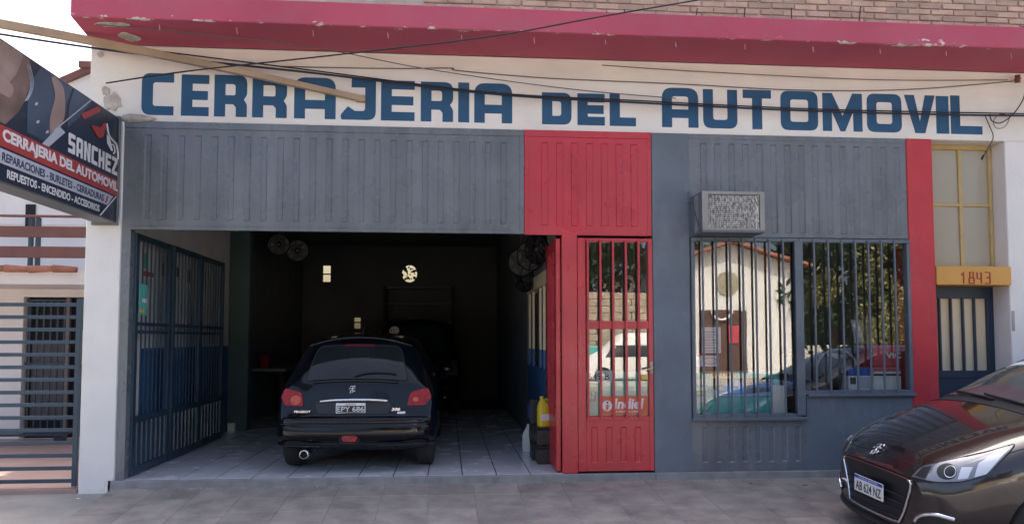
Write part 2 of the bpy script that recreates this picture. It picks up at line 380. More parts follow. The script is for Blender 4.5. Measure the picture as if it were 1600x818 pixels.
kb = MB().box(-120, 120, -3.05, -2.95, -.42, -.27).build('street_kerb', 'kerb_grey', bevel=.01); tag(kb, kind='structure')
dv = MB().add([(-120, .35, -.05), (-3.105, .35, -.05), (-3.105, -2.95, pz(-2.95)), (-120, -2.95, pz(-2.95)), (-120, .35, -.42), (-3.105, .35, -.42), (-3.105, -2.95, -.42), (-120, -2.95, -.42)],
              [(0, 1, 2, 3), (7, 6, 5, 4), (0, 4, 5, 1), (1, 5, 6, 2), (2, 6, 7, 3), (3, 7, 4, 0)]).build('driveway', 'concrete_tan'); tag(dv, kind='structure')
d2 = MB().box(8.5, 120, -2.95, 0, -.42, -.10).build('far_pavement', 'concrete_tan'); tag(d2, kind='structure')

# ---------------------------------------------------------------- the shop building
shop = empty('shop_building', (-3.2, 0, 0), label='single storey locksmith shop with red canopy, blue painted lettering and grey shutters', cat='building')
pil = B('pillar', 'white_wall', shop, -3.42, -3.09, 0, .55, -.12, 3.45, .012)
fas = B('fascia_wall', 'fascia_white', shop, -3.42, 12, 0, .30, 3.45, 4.19, .006)
# bits of broken render on the fascia corner
def blob(name, m, parent, c, r, n=14, seed=1, O=None, U=X, V=Z, thick=.012):
    rnd = random.Random(seed)
    pts = [(r[0] * math.cos(2 * math.pi * k / n) * rnd.uniform(.6, 1.15), r[1] * math.sin(2 * math.pi * k / n) * rnd.uniform(.6, 1.15)) for k in range(n)]
    return print_shape(name, m, parent, [pts], c, U, V, thick)
blob('render_patch', 'patch_plaster', fas, (-3.20, -.001, 3.63), (.09, .10), seed=3)
blob('render_patch', 'patch_plaster', fas, (-3.27, -.001, 3.74), (.05, .05), seed=8)
blob('render_patch', 'patch_plaster', fas, (-3.33, -.001, 4.09), (.03, .03), seed=9)
lump = MB()
lump.lathe([(.001, -.14), (.03, -.12), (.045, -.05), (.038, .05), (.022, .14), (.001, .20)], 9, 'x', (-2.98, -.012, 3.475))
lump.build('mortar_lump', 'patch_plaster', fas, smooth=True)
# canopy slab
can = MB()
can.add([(-3.31, -.65, 4.19), (12, -.65, 4.19), (12, 0, 4.192), (-3.40, 0, 4.192), (-3.31, -.65, 4.405), (12, -.65, 4.405), (12, 0, 4.45), (-3.40, 0, 4.45)],
        [(0, 3, 2, 1), (4, 5, 6, 7), (0, 1, 5, 4), (1, 2, 6, 5), (2, 3, 7, 6), (3, 0, 4, 7)])
cano = can.build('canopy', 'canopy_paint', shop, bevel=.008)
blob('spalled_patch', 'patch_plaster', cano, (-3.02, -.50, 4.188), (.17, .06), seed=5, U=X, V=-Y, thick=.006)
blob('spalled_patch', 'patch_plaster', cano, (-2.98, -.22, 4.188), (.10, .11), seed=6, U=X, V=-Y, thick=.006)
k = 0
for x in [-2.6 + .68 * i for i in range(13)]:       # tie wire stubs left in the underside
    MB().tube([(x, -.52, 4.195), (x + .006, -.52, 4.125 + .02 * random.random())], .0045, 6).build('hanging_wire', 'canopy_scar', cano); k += 1
stub = MB().tube([(-3.42, -.35, 4.33), (-3.31, -.35, 4.33)], .02, 10).build('drain_spout', 'white_plastic', cano)
# brick storey above: courses in view laid one by one, the rest of the wall plain
up = MB().box(-3.40, 12, .035, .30, 4.45, 7.6).build('brick_storey', 'mortar', shop)
bl, bh, bj = .235, .052, .014
bme = MB().box(0, bl, .015, .045, 0, bh).mesh('brick', bevel=.004); bme.materials.append(M['brick'])
for j in range(8):
    for i in range(29):
        x = -.25 + i * (bl + bj) + (.5 * (bl + bj) if j % 2 else 0) + random.uniform(-.006, .006)
        o = bpy.data.objects.new('brick', bme); col.objects.link(o); o.parent = up
        o.location = (x + 3.2, random.uniform(-.006, .006), 4.60 + j * (bh + bj) + random.uniform(-.003, .003)); o.rotation_euler = (0, random.uniform(-.012, .012), random.uniform(-.01, .01))
rb = [(1.2, 4.62, .10, .10), (1.75, 4.62, .16, -.02), (2.45, 4.64, .20, .02), (2.95, 4.66, .22, .01), (3.45, 4.66, .24, -.01), (4.15, 4.66, .28, .02)]
for (x, z, h, dx) in rb:
    MB().tube(crom([(x, -.25, 4.42), (x + dx * .3, -.24, 4.42 + h * .6), (x + dx, -.25, 4.45 + h)], 4), .006, 6).build('rebar', 'rust', cano)
for (x, l, dz) in [(1.85, .5, .02), (5.0, .22, -.05), (5.6, .3, .04)]:
    MB().tube([(x, -.3, 4.50), (x + l * .6, -.3, 4.50 + dz), (x + l, -.31, 4.50 + dz * 1.5)], .007, 6).build('rebar', 'rust', cano)
# shell: side walls, ceilings, roof
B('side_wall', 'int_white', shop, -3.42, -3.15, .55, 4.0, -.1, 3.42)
B('side_wall', 'int_dark', shop, -3.42, -3.15, 4.0, 9.6, -.1, 3.42)  # same wall coloured darker beyond the column, shade put into the paint
dado = B('dado', 'blue_dado', shop, -3.15, -3.147, .55, 4.0, FZ, 1.27, 0)
B('roof_slab', 'ceiling', shop, -3.42, 12, .30, 14, 3.42, 3.6)
B('upper_body', 'mortar', shop, -3.40, 12, .305, 14, 3.6, 7.6)
B('far_side_wall', 'white_wall', shop, 11.7, 12, .3, 14, -.2, 3.42)
# back wall of the garage with three small openings to the yard
def wall_with_holes(name, m, parent, x0, x1, y0, y1, z0, z1, holes):
    xs = sorted({x0, x1, *[h[0] for h in holes], *[h[1] for h in holes]}); zs = sorted({z0, z1, *[h[2] for h in holes], *[h[3] for h in holes]})
    bm = bmesh.new(); vs = {}
    off = root_loc(parent) if parent is not None else Vector()
    def vt(x, y, z):
        kk = (round(x, 4), round(y, 4), round(z, 4))
        if kk not in vs: vs[kk] = bm.verts.new(Vector(kk) - off)
        return vs[kk]
    cell = lambda i, j: 0 <= i < len(xs) - 1 and 0 <= j < len(zs) - 1 and not any(h[0] - 1e-6 <= xs[i] and xs[i + 1] <= h[1] + 1e-6 and h[2] - 1e-6 <= zs[j] and zs[j + 1] <= h[3] + 1e-6 for h in holes)
    for i in range(len(xs) - 1):
        for j in range(len(zs) - 1):
            if not cell(i, j): continue
            a, b, c, d = xs[i], xs[i + 1], zs[j], zs[j + 1]
            bm.faces.new([vt(a, y0, c), vt(b, y0, c), vt(b, y0, d), vt(a, y0, d)]); bm.faces.new([vt(a, y1, d), vt(b, y1, d), vt(b, y1, c), vt(a, y1, c)])
            if not cell(i - 1, j): bm.faces.new([vt(a, y0, d), vt(a, y1, d), vt(a, y1, c), vt(a, y0, c)])
            if not cell(i + 1, j): bm.faces.new([vt(b, y0, c), vt(b, y1, c), vt(b, y1, d), vt(b, y0, d)])
            if not cell(i, j - 1): bm.faces.new([vt(a, y0, c), vt(a, y1, c), vt(b, y1, c), vt(b, y0, c)])
            if not cell(i, j + 1): bm.faces.new([vt(a, y1, d), vt(a, y0, d), vt(b, y0, d), vt(b, y1, d)])
    me = bpy.data.meshes.new(name); bm.to_mesh(me); bm.free()
    return link_mesh(name, me, m, parent)
bw = wall_with_holes('back_wall', 'int_back', shop, -3.15, 1.25, 9.5, 9.6, -.1, 3.42,
                     [(-2.72, -2.55, 2.62, 2.98), (-1.03, -.62, 2.60, 3.0), (-2.03, -1.89, 1.60, 1.84)])
MB().box(-2.73, -2.54, 9.57, 9.574, 2.61, 2.99).build('dimming_pane', 'dimming_glass', bw)  # tinted panes added to tone down the white sky in the openings
MB().box(-2.04, -1.88, 9.57, 9.574, 1.59, 1.85).build('dimming_pane', 'dimming_glass', bw)
MB().tube([(-2.72, 9.53, 2.79), (-2.55, 9.53, 2.79)], .016, 6).build('window_bar', 'dark_void', bw)
MB().tube([(-2.03, 9.53, 1.735), (-1.89, 9.53, 1.735)], .016, 6).build('window_bar', 'dark_void', bw)
vent = print_shape('vent_ring', 'int_back', bw, [rect(-1.035, -.615, 2.595, 3.005), disc(-.83, 2.81, .165, 20, .19)], (0, 9.50, 0), X, Z, .01)
vr = random.Random(12)
MB().box(-1.04, -.61, 9.59, 9.594, 2.59, 3.01).build('dimming_pane', 'dimming_glass', bw)  # another added pane, dims the vent opening
for kq in range(44):
    a, b, c = -.83 + vr.gauss(-.04, .10), 2.81 + vr.gauss(.03, .11), vr.uniform(.012, .042)
    blob('vent_leaf', 'leaf_dark', bw, (a, 9.54 + .002 * kq, b), (c, c * vr.uniform(.5, 1.2)), n=9, seed=20 + kq)
B('ceiling_beam', 'int_dark', shop, -3.15, 1.0, 4.0, 4.25, 3.1, 3.42)
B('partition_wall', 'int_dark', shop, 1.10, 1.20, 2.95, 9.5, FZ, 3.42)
par = B('partition_low', 'blue_dado', shop, 1.10, 1.20, .85, 2.95, FZ, 1.02)
B('partition_beam', 'cream_panel', par, 1.09, 1.21, .85, 2.95, 1.98, 2.14)
B('partition_top', 'int_dark', par, 1.10, 1.20, .85, 2.95, 2.14, 3.42)
for y in (.90, 1.25, 1.62, 2.35, 2.80):
    B('partition_bar', 'cream_panel', par, 1.105, 1.135, y, y + .035, 1.24, 1.98)
    B('partition_bar_foot', 'blue_dado', par, 1.104, 1.136, y - .001, y + .036, 1.02, 1.24)
col1 = B('inner_column', 'int_green', shop, -3.15, -2.86, 3.85, 4.10, FZ, 3.42, .01)
B('column_shoe', 'box_white', col1, -3.12, -3.02, 3.80, 3.85, FZ, .17)
# garage floor of laid tiles
fl = MB().box(-3.15, 1.15, .0, 9.5, -.1, FZ - .006).build('garage_floor', 'grout'); tag(fl, kind='structure')
T = .333
tme = MB().box(.0055, T - .0055, .00015, T - .00015, -.006, 0).mesh('tile'); tme.materials.append(M['tile_floor'])
for j in range(21):
    for i in range(13):
        o = bpy.data.objects.new('tile', tme); col.objects.link(o); o.parent = fl; o.location = (-3.13 + i * T - .045, .008 + j * T, FZ)
th = B('threshold_kerb', 'kerb_grey', shop, -3.12, 2.06, -.035, .006, -.12, FZ - .002, .008)
B('plinth', 'kerb_grey', shop, 2.06, 5.06, -.03, .02, -.12, FZ - .002, .008)
of = MB().box(1.15, 5.9, .03, 5.0, -.1, FZ - .004).build('office_floor', 'int_dark'); tag(of, kind='structure')
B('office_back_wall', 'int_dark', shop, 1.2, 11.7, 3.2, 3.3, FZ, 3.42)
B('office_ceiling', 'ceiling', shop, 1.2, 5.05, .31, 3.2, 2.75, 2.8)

# upper shutters (pressed sheet panels)
def flutes(x0, n, pitch, w): return [(x0 + i * pitch, x0 + i * pitch + w) for i in range(n)]
pn = fluted('shutter_panel', 'grey_sheet', shop, -3.085, .757, 2.415, 3.385, -.004, flutes(-2.90, 23, .1555, .066), 2.50, 3.325, .011)
B('panel_header', 'grey_sheet', pn, -3.085, .757, -.014, .03, 3.385, 3.449, .003)
B('panel_lower_lip', 'grey_sheet', pn, -3.02, .757, -.018, .03, 2.405, 2.44, .003)
B('panel_side_lip', 'grey_sheet', pn, .715, .757, -.012, .0, 2.44, 3.385, .002)
B('door_jamb', 'grey_sheet', shop, -3.088, -3.005, -.002, .10, FZ, 2.42, .004)
MB().tube([(-3.095, -.012, 2.50), (-3.097, -.012, 3.44)], .012, 8).build('conduit', 'white_plastic', shop)
pr = fluted('transom_panel', 'red_sheet', shop, .76, 2.05, 2.40, 3.385, -.006, flutes(.925, 7, .152, .080), 2.49, 3.335, .011)
B('transom_header', 'red_sheet', pr, .76, 2.05, -.016, .03, 3.385, 3.452, .003)
B('transom_edge', 'red_sheet', pr, .762, .80, -.012, 0, 2.40, 3.385, .002)
B('transom_edge', 'red_sheet', pr, 2.01, 2.048, -.012, 0, 2.40, 3.385, .002)
rp_ = B('red_post', 'red_sheet', shop, 1.135, 1.29, -.008, .05, FZ, 2.41, .004)
# grey pilaster and panels round the shop window
B('grey_pilaster', 'grey_plaster', shop, 2.055, 2.44, -.012, .28, FZ - .02, 3.452, .006)
pg = fluted('window_panel', 'grey_sheet', shop, 2.44, 4.758, 2.40, 3.40, -.006, flutes(2.56, 15, .1475, .072), 2.44, 3.36, .011)
B('window_panel_header', 'grey_sheet', pg, 2.44, 4.758, -.010, .03, 3.40, 3.449, .003)
ps = fluted('apron_panel', 'grey_sheet', shop, 2.44, 3.625, FZ, .555, -.006, flutes(2.545, 8, .137, .062), .135, .49, .010)
B('apron_wall', 'grey_plaster', shop, 3.625, 4.76, -.012, .15, FZ - .005, .80, .006)
B('red_pilaster', 'red_plaster', shop, 4.76, 5.042, -.02, .28, -.10, 3.45, .008)

# ---- window grilles: frame, bars and panes
def grille(x0, x1, z0, z1, bars, name='window_grille'):
    f = MB()
    gr = B(name, 'grey_bar', shop, x0, x1, -.040, .05, z0, z0 + .042, .003)
    B('frame_rail', 'grey_bar', gr, x0, x1, -.040, .05, z1 - .038, z1, .003)
    for xa in (x0, x1 - .036): B('frame_stile', 'grey_bar', gr, xa, xa + .036, -.037, .048, z0 + .042, z1 - .038, .003)
    for x in bars: B('bar', 'grey_bar', gr, x - .009, x + .009, -.058, -.037, z0 + .012, z1 - .012, .003)
    gp = MB().box(x0 + .03, x1 - .03, .000, .006, z0 + .03, z1 - .03).build('pane', 'shop_glass', gr)
    return gr
g1 = grille(2.445, 3.57, .575, 2.39, [2.557, 2.696, 2.842, 2.974, 3.108, 3.248, 3.395])
g2 = grille(3.574, 4.757, .805, 2.388, [3.722, 3.872, 4.018, 4.160, 4.300, 4.440, 4.580])
B('mullion', 'grey_bar', g1, 3.515, 3.60, -.058, -.041, .60, 2.36, .004)
B('sill_ledge', 'grey_bar', g1, 2.43, 3.62, -.062, -.0405, .552, .585, .004)
B('sill_ledge', 'grey_bar', g2, 3.63, 4.78, -.060, -.0405, .785, .815, .004)

# ---- red entrance door with glass, bars, pressed lower panel and lever
dr = B('door', 'red_sheet', shop, 1.292, 1.372, -.020, .035, .068, 2.372, .004)
B('door_stile', 'red_sheet', dr, 2.005, 2.050, -.020, .035, .068, 2.372, .004)
B('door_rail', 'red_sheet', dr, 1.372, 2.005, -.019, .034, 2.335, 2.371, .003)
B('door_rail', 'red_sheet', dr, 1.372, 2.005, -.024, .034, 1.465, 1.545, .003)
B('door_rail', 'red_sheet', dr, 1.372, 2.005, -.019, .034, .56, .605, .003)
fluted('kick_panel', 'red_sheet', dr, 1.372, 2.005, .07, .56, -.012, [(1.42 + .145 * i, 1.49 + .145 * i) for i in range(4)], .15, .50, .010)
MB().box(1.375, 2.003, .018, .024, .60, 2.34).build('pane', 'shop_glass', dr)
for x in (1.39, 1.518, 1.646, 1.776, 1.905): B('bar', 'red_sheet', dr, x - .0105, x + .0105, -.046, -.0195, .585, 2.35, .003)
hd = MB().tube([(2.03, -.02, 1.085), (2.03, -.065, 1.085), (2.035, -.068, 1.085), (1.965, -.075, 1.06)], .009, 8).build('handle', 'brass', dr, smooth=True)
B('lock_plate', 'steel_grey', dr, 2.015, 2.042, -.026, -.0205, 1.02, 1.14, .002)
B('lock_box', 'sticker_yellow', dr, 1.925, 1.995, -.018, .017, .96, 1.01, .003)
sk = B('sticker', 'sticker_orange', dr, 1.505, 1.995, .008, .0165, .615, .80, 0)
stx = .007
print_shape('sticker_roundel', 'sign_white', dr, [disc(1.585, .705, .052, 28)], (0, stx, 0), X, Z, .002)
print_shape('sticker_mark', 'sticker_orange', dr, [[(1.572, .665), (1.596, .665), (1.602, .715), (1.588, .722), (1.574, .712)]], (0, stx - .0025, 0), X, Z, .002)
print_shape('sticker_mark', 'sign_navy', dr, [disc(1.588, .738, .011, 12)], (0, stx - .0025, 0), X, Z, .002)
text('lettering', 'sign_white', dr, 'Indiel', (1.655, stx, .672), X, Z, .30, .105, .002, .03, .15)
text('lettering', 'sign_white', dr, 'LA MARCA LIDER', (1.655, stx, .638), X, Z, .27, .018, .002, .02)

# folded-back half of the door standing open into the garage
df = B('folded_door_leaf', 'red_sheet', shop, 1.08, 1.125, .03, .12, .07, 2.37, .004)
B('leaf_stile', 'red_sheet', df, 1.08, 1.125, .68, .80, .07, 2.37, .004)
B('leaf_rail', 'red_sheet', df, 1.081, 1.124, .12, .68, 2.24, 2.369, .003)
B('leaf_rail', 'red_sheet', df, 1.081, 1.124, .12, .68, 1.46, 1.55, .003)
B('leaf_rail', 'red_sheet', df, 1.081, 1.124, .12, .68, .071, .60, .003)
for y in (.22, .34, .46, .58): B('leaf_bar', 'red_sheet', df, 1.072, 1.092, y - .01, y + .01, .58, 2.26, .002)
MB().box(1.10, 1.106, .12, .68, .60, 2.24).build('leaf_pane', 'shop_glass', df)

# ---- side entrance 1843
B('entry_wall', 'white_wall', shop, 5.86, 11.9, -.004, .55, -.15, 3.45, .008)
en = B('lintel', 'orange_paint', shop, 5.043, 5.862, -.035, .35, 1.925, 2.118, .006)
def digit_strokes(ch):
    return {'1': [[(0, .72), (.35, 1), (.35, 0)]], '8': [[(.1, .5), (.1, 1), (.6, 1), (.6, .5), (.1, .5), (0, .45), (0, 0), (.7, 0), (.7, .45), (.6, .5)]],
            '4': [[(0, 1), (0, .42), (.6, .42)], [(.6, 1), (.6, 0)]], '3': [[(0, 1), (.7, 1), (.7, 0), (0, 0)], [(.15, .52), (.7, .52)]]}[ch]
for i, ch in enumerate('1843'):
    for s in digit_strokes(ch):
        MB().tube([(5.305 + i * .088 + p[0] * .075, -.0365, 1.942 + p[1] * .115) for p in s], .0075, 6).build('house_numeral', 'sign_red', en)
fw = B('upper_window', 'frosted', shop, 5.042, 5.84, .215, .222, 2.118, 3.45, 0)
for a in [(5.05, 5.845, 3.40, 3.449), (5.05, 5.845, 2.118, 2.15)]: B('window_rail', 'mustard', fw, a[0], a[1], .19, .235, a[2], a[3], .003)
B('window_stile', 'mustard', fw, 5.815, 5.855, .191, .234, 2.15, 3.40, .003)
B('window_stile', 'mustard', fw, 5.475, 5.515, .195, .23, 2.15, 3.40, .003)
B('window_rail', 'mustard', fw, 5.05, 5.815, .198, .228, 2.785, 2.82, .003)
gt = B('entry_gate', 'navy', shop, 5.043, 5.90, .25, .29, .02, .95, .003)
B('gate_rail', 'navy', gt, 5.043, 5.90, .245, .295, 1.80, 1.925, .003)
B('gate_rail', 'navy', gt, 5.043, 5.90, .245, .295, .95, 1.03, .003)
B('gate_stile', 'navy', gt, 5.79, 5.90, .245, .295, 1.03, 1.80, .003)
B('gate_backing', 'cream_panel', gt, 5.05, 5.79, .284, .292, 1.03, 1.80, 0)
for x in (5.245, 5.375, 5.51, 5.64): B('gate_bar', 'navy', gt, x, x + .022, .25, .28, 1.03, 1.80, .003)
for i in range(3): B('gate_flute', 'navy', gt, 5.2 + i * .22, 5.3 + i * .22, .240, .2495, .12, .86, .003)
B('inner_jamb', 'white_wall', shop, 5.868, 6.05, .20, .60, -.1, 1.92)
B('bell_box', 'steel_grey', shop, 5.868, 5.90, -.012, -.0045, 1.45, 1.66, .003)
mbx = B('meter_box', 'steel_grey', shop, 6.02, 6.6, -.016, -.0045, 1.02, 1.62, .004)
B('meter_door', 'patch_plaster', mbx, 6.06, 6.56, -.026, -.0165, 1.06, 1.58, .004)

# ---- painted lettering on the fascia
def glyph(c, W, H, t=.105, b=.088):
    r = .085; q = .03; m = H / 2; lm = .30 * H
    G = {
     'C': [[(0, 0, r), (W, 0), (W, b), (t, b, q), (t, H - b, q), (W, H - b), (W, H), (0, H, r)]],
     'E': [[(0, 0), (W, 0), (W, b), (t, b), (t, m - b / 2), (W * .96, m - b / 2), (W * .96, m + b / 2), (t, m + b / 2), (t, H - b), (W, H - b), (W, H), (0, H)]],
     'R': [[(0, 0), (t, 0), (t, lm), (W - t * 1.25, lm), (W - t, lm - .03), (W - t, 0), (W, 0), (W, lm, .02), (W - .03, lm + b * .55), (W, lm + b * 1.1, .02), (W, H, r), (0, H)],
           [(t, lm + b), (W - t * 1.05, lm + b, .02), (W - t * 1.05, H - b, q), (t, H - b)]],
     'A': [[(0, 0), (t, 0), (t, .24 * H), (W - t, .24 * H), (W - t, 0), (W, 0), (W, H, r * 1.3), (0, H, r * 1.3)],
           [(t, .24 * H + b), (W - t, .24 * H + b), (W - t, H - b, q), (t, H - b, q)]],
     'J': [[(0, .12 * H), (.0, 0, .05), (W, 0, r), (W, H), (W * .30, H), (W * .30, H - b), (W - t, H - b), (W - t, b, q), (W * .4, b), (W * .2, b * 1.5)]],
     'I': [[(0, 0), (W, 0), (W, H), (0, H)]],
     'D': [[(0, 0), (W, 0, r), (W, H, r), (0, H)], [(t, b), (W - t, b, q), (W - t, H - b, q), (t, H - b)]],
     'L': [[(0, 0), (W, 0), (W, b), (t, b), (t, H), (0, H)]],
     'U': [[(0, 0, r), (W, 0, r), (W, H), (W - t, H), (W - t, b, q), (t, b, q), (t, H), (0, H)]],
     'T': [[(W / 2 - t / 2, 0), (W / 2 + t / 2, 0), (W / 2 + t / 2, H - b), (W, H - b), (W, H), (0, H), (0, H - b), (W / 2 - t / 2, H - b)]],
     'O': [[(0, 0, r), (W, 0, r), (W, H, r), (0, H, r)], [(t, b, q), (W - t, b, q), (W - t, H - b, q), (t, H - b, q)]],
     'M': [[(0, 0), (t * .95, 0), (t * .95, H * .52), (W * .44, 0), (W * .56, 0), (W - t * .95, H * .52), (W - t * .95, 0), (W, 0), (W, H), (W - t, H), (W / 2, .40 * H), (t, H), (0, H)]],
     'V': [[(W / 2 - t * .52, 0), (W / 2 + t * .52, 0), (W, H), (W - t * 1.05, H), (W / 2, .30 * H), (t * 1.05, H), (0, H)]],
    }
    return [rounded(l) for l in G[c]]
LET = [('C', -2.94, -2.64), ('E', -2.57, -2.31), ('R', -2.26, -1.95), ('R', -1.9, -1.57), ('A', -1.5, -1.1), ('J', -1.05, -.71), ('E', -.66, -.33), ('R', -.27, .05), ('I', .1, .21), ('A', .26, .64),
       ('D', .94, 1.24), ('E', 1.3, 1.58), ('L', 1.63, 1.9), ('A', 2.17, 2.55), ('U', 2.6, 2.96), ('T', 3.02, 3.32), ('O', 3.42, 3.82), ('M', 3.87, 4.3), ('O', 4.35, 4.73), ('V', 4.76, 5.1), ('I', 5.11, 5.25), ('L', 5.27, 5.62)]
for (c, a, b) in LET:
    hh = .33 if (c, a) in (('D', .94), ('E', 1.3), ('L', 1.63)) else .405
    print_shape('letter', 'letter_blue', fas, glyph(c, b - a, hh + random.uniform(-.006, .006)), (a, -.0005, 3.515), X, Z, .002)
# ---------------------------------------------------------------- projecting sign on the left pillar
sg = empty('projecting_sign', (-3.13, 0, 2.47), label='dark projecting shop sign reading SANCHEZ with red and white bands, fixed to the left pillar', cat='sign')
cab = B('cabinet', 'sign_edge', sg, -3.33, -3.135, -2.45, -.002, 2.462, 3.475, .006)
fc = B('face_panel', 'sign_navy', sg, -3.134, -3.130, -2.43, -.015, 2.475, 3.462, 0)
B('mount_bracket', 'sign_edge', sg, -3.36, -3.12, -.03, .0, 2.44, 3.49, .004)
SU, SV = Y, Z
lay = [0]
def art(name, m, pts, lv=1, rnd=None):
    return print_shape(name, m, fc, [rounded(pts) if rnd else pts] , (-3.1298 + .0012 * lv, 0, 0), SU, SV, .001)
# photo-like artwork: tan gloved hand, slate door skin, pale sill
art('print_slate', 'sign_slate', [(-1.62, 2.90), (-1.30, 2.90), (-1.05, 3.30), (-.95, 3.455), (-1.45, 3.455), (-1.62, 3.25)])
art('print_slate', 'sign_slate', [(-1.02, 3.10), (-.78, 3.28), (-.60, 3.455), (-.93, 3.455), (-1.0, 3.30)], 2)
art('print_brown', 'sign_brown', [(-2.42, 2.88), (-1.90, 2.88), (-1.70, 3.05, .1), (-1.58, 3.30, .1), (-1.62, 3.455), (-2.42, 3.455)], 2, True)
art('print_tan', 'sign_tan', [(-2.40, 3.05), (-1.95, 3.12, .1), (-1.78, 3.28, .1), (-1.70, 3.455), (-2.40, 3.455)], 3, True)
art('print_skin', 'sign_skin', [(-2.05, 3.08, .04), (-1.85, 3.08, .06), (-1.80, 3.17, .04), (-1.95, 3.22, .05), (-2.06, 3.2, .05)], 4, True)
art('print_sill', 'sign_skin', [(-1.28, 2.93), (-1.16, 3.03), (-1.05, 3.20, .1), (-1.10, 3.42, .05), (-1.24, 3.455), (-1.30, 3.43), (-1.22, 3.30, .05), (-1.31, 3.08, .1)], 3, True)
for i in range(3):
    MB().tube([(-3.1275, -1.66 + .018 * i + .07 * math.sin(t * .30), 3.12 + .028 * t + .01 * i) for t in range(11)], .0022, 5).build('print_arc', 'sign_pale', fc)
for (y, z) in [(-1.50, 3.00), (-1.36, 2.96), (-1.53, 3.13)]:
    art('print_spark', 'sign_pale', [(y, z), (y + .04, z + .014), (y + .048, z + .04), (y + .01, z + .026)], 4)
art('print_thin_stripe', 'sign_pale', [(-1.24, 3.02), (-1.225, 3.02), (-.62, 3.452), (-.64, 3.452)], 5)
art('print_red_key', 'sign_redband', [(-.80, 3.28, .02), (-.74, 3.25, .02), (-.42, 3.42, .03), (-.48, 3.45, .03)], 4, True)
art('print_red_key', 'sign_redband', [(-.62, 3.24, .03), (-.46, 3.16, .03), (-.36, 3.20, .02), (-.30, 3.34, .01), (-.36, 3.33, .01), (-.42, 3.27, .02)], 4, True)
art('print_stripe', 'sign_pale', [(-1.41, 2.868), (-1.31, 2.868), (-1.06, 3.05), (-1.16, 3.075)], 6)
# car outline mark
MB().tube([(-3.1262, y, z) for (y, z) in crom([(-.30, 3.34), (-.25, 3.25), (-.17, 3.22), (-.09, 3.20), (-.05, 3.14), (-.04, 3.07)], 5)], .009, 6).build('print_car_mark', 'sign_white', fc)
art('print_car_mark', 'sign_white', [(-.30, 3.24), (-.235, 3.22), (-.16, 3.12), (-.20, 3.11), (-.29, 3.16)], 6)
MB().tube([(-3.1262, y, z) for (y, z) in crom([(-.22, 3.16), (-.15, 3.18), (-.11, 3.13), (-.14, 3.10)], 5)], .006, 6).build('print_car_mark', 'sign_white', fc)
def block(c, W, H, t=.042, b=.036):
    m = H / 2; r = .02
    G = {'S': [[(0, 0), (W, 0, r), (W, m + b / 2, r), (t, m + b / 2), (t, H - b), (W, H - b), (W, H), (0, H, r), (0, m - b / 2, r), (W - t, m - b / 2), (W - t, b), (0, b)]],
         'A': [[(0, 0), (t, 0), (t, .22 * H), (W - t, .22 * H), (W - t, 0), (W, 0), (W, H, .03), (0, H, .03)], [(t, .22 * H + b), (W - t, .22 * H + b), (W - t, H - b), (t, H - b)]],
         'N': [[(0, 0), (t, 0), (t, H * .6), (W - t, 0), (W, 0), (W, H), (W - t, H), (W - t, H * .42), (t, H), (0, H)]],
         'C': [[(0, 0, r), (W, 0), (W, b), (t, b), (t, H - b), (W, H - b), (W, H), (0, H, r)]],
         'H': [[(0, 0), (t, 0), (t, m - b / 2), (W - t, m - b / 2), (W - t, 0), (W, 0), (W, H), (W - t, H), (W - t, m + b / 2), (t, m + b / 2), (t, H), (0, H)]],
         'E': [[(0, 0), (W, 0), (W, b), (t, b), (t, m - b / 2), (W * .9, m - b / 2), (W * .9, m + b / 2), (t, m + b / 2), (t, H - b), (W, H - b), (W, H), (0, H)]],
         'Z': [[(0, 0), (W, 0), (W, b), (t * 1.2, b), (W, H - b), (W, H), (0, H), (0, H - b), (W - t * 1.2, H - b), (0, b)]]}
    return [rounded(l) for l in G[c]]
for i, c in enumerate('SANCHEZ'):
    print_shape('letter', 'sign_white', fc, block(c, .118, .165), (-3.1245, -1.00 + i * .1385, 2.905), SU, SV, .001)
art('print_red_band', 'sign_redband', [(-2.43, 2.715), (-.02, 2.715), (-.02, 2.865), (-2.43, 2.865)], 3)
text('lettering', 'sign_white', fc, 'CERRAJERIA DEL AUTOMOVIL', (-3.1245, -1.93, 2.735), SU, SV, 1.90, .112, .001, .045)
art('print_pale_band', 'sign_pale', [(-2.43, 2.595), (-.24, 2.595), (-.12, 2.70), (-2.43, 2.70)], 3)
text('lettering', 'sign_navy', fc, 'SERVICE - REPARACIONES - BURLETES - CERRADURAS', (-3.1245, -2.30, 2.615), SU, SV, 1.98, .062, .001, .02)
art('print_red_tick', 'sign_redband', [(-.29, 2.61), (-.265, 2.61), (-.225, 2.68), (-.25, 2.68)], 5)
text('lettering', 'sign_white', fc, 'REPUESTOS - ENCENDIDO - ACCESORIOS', (-3.1245, -1.86, 2.505), SU, SV, 1.46, .062, .001, .03)
art('print_thin_stripe', 'sign_white', [(-.40, 2.476), (-.37, 2.476), (-.05, 2.71), (-.07, 2.71)], 5)

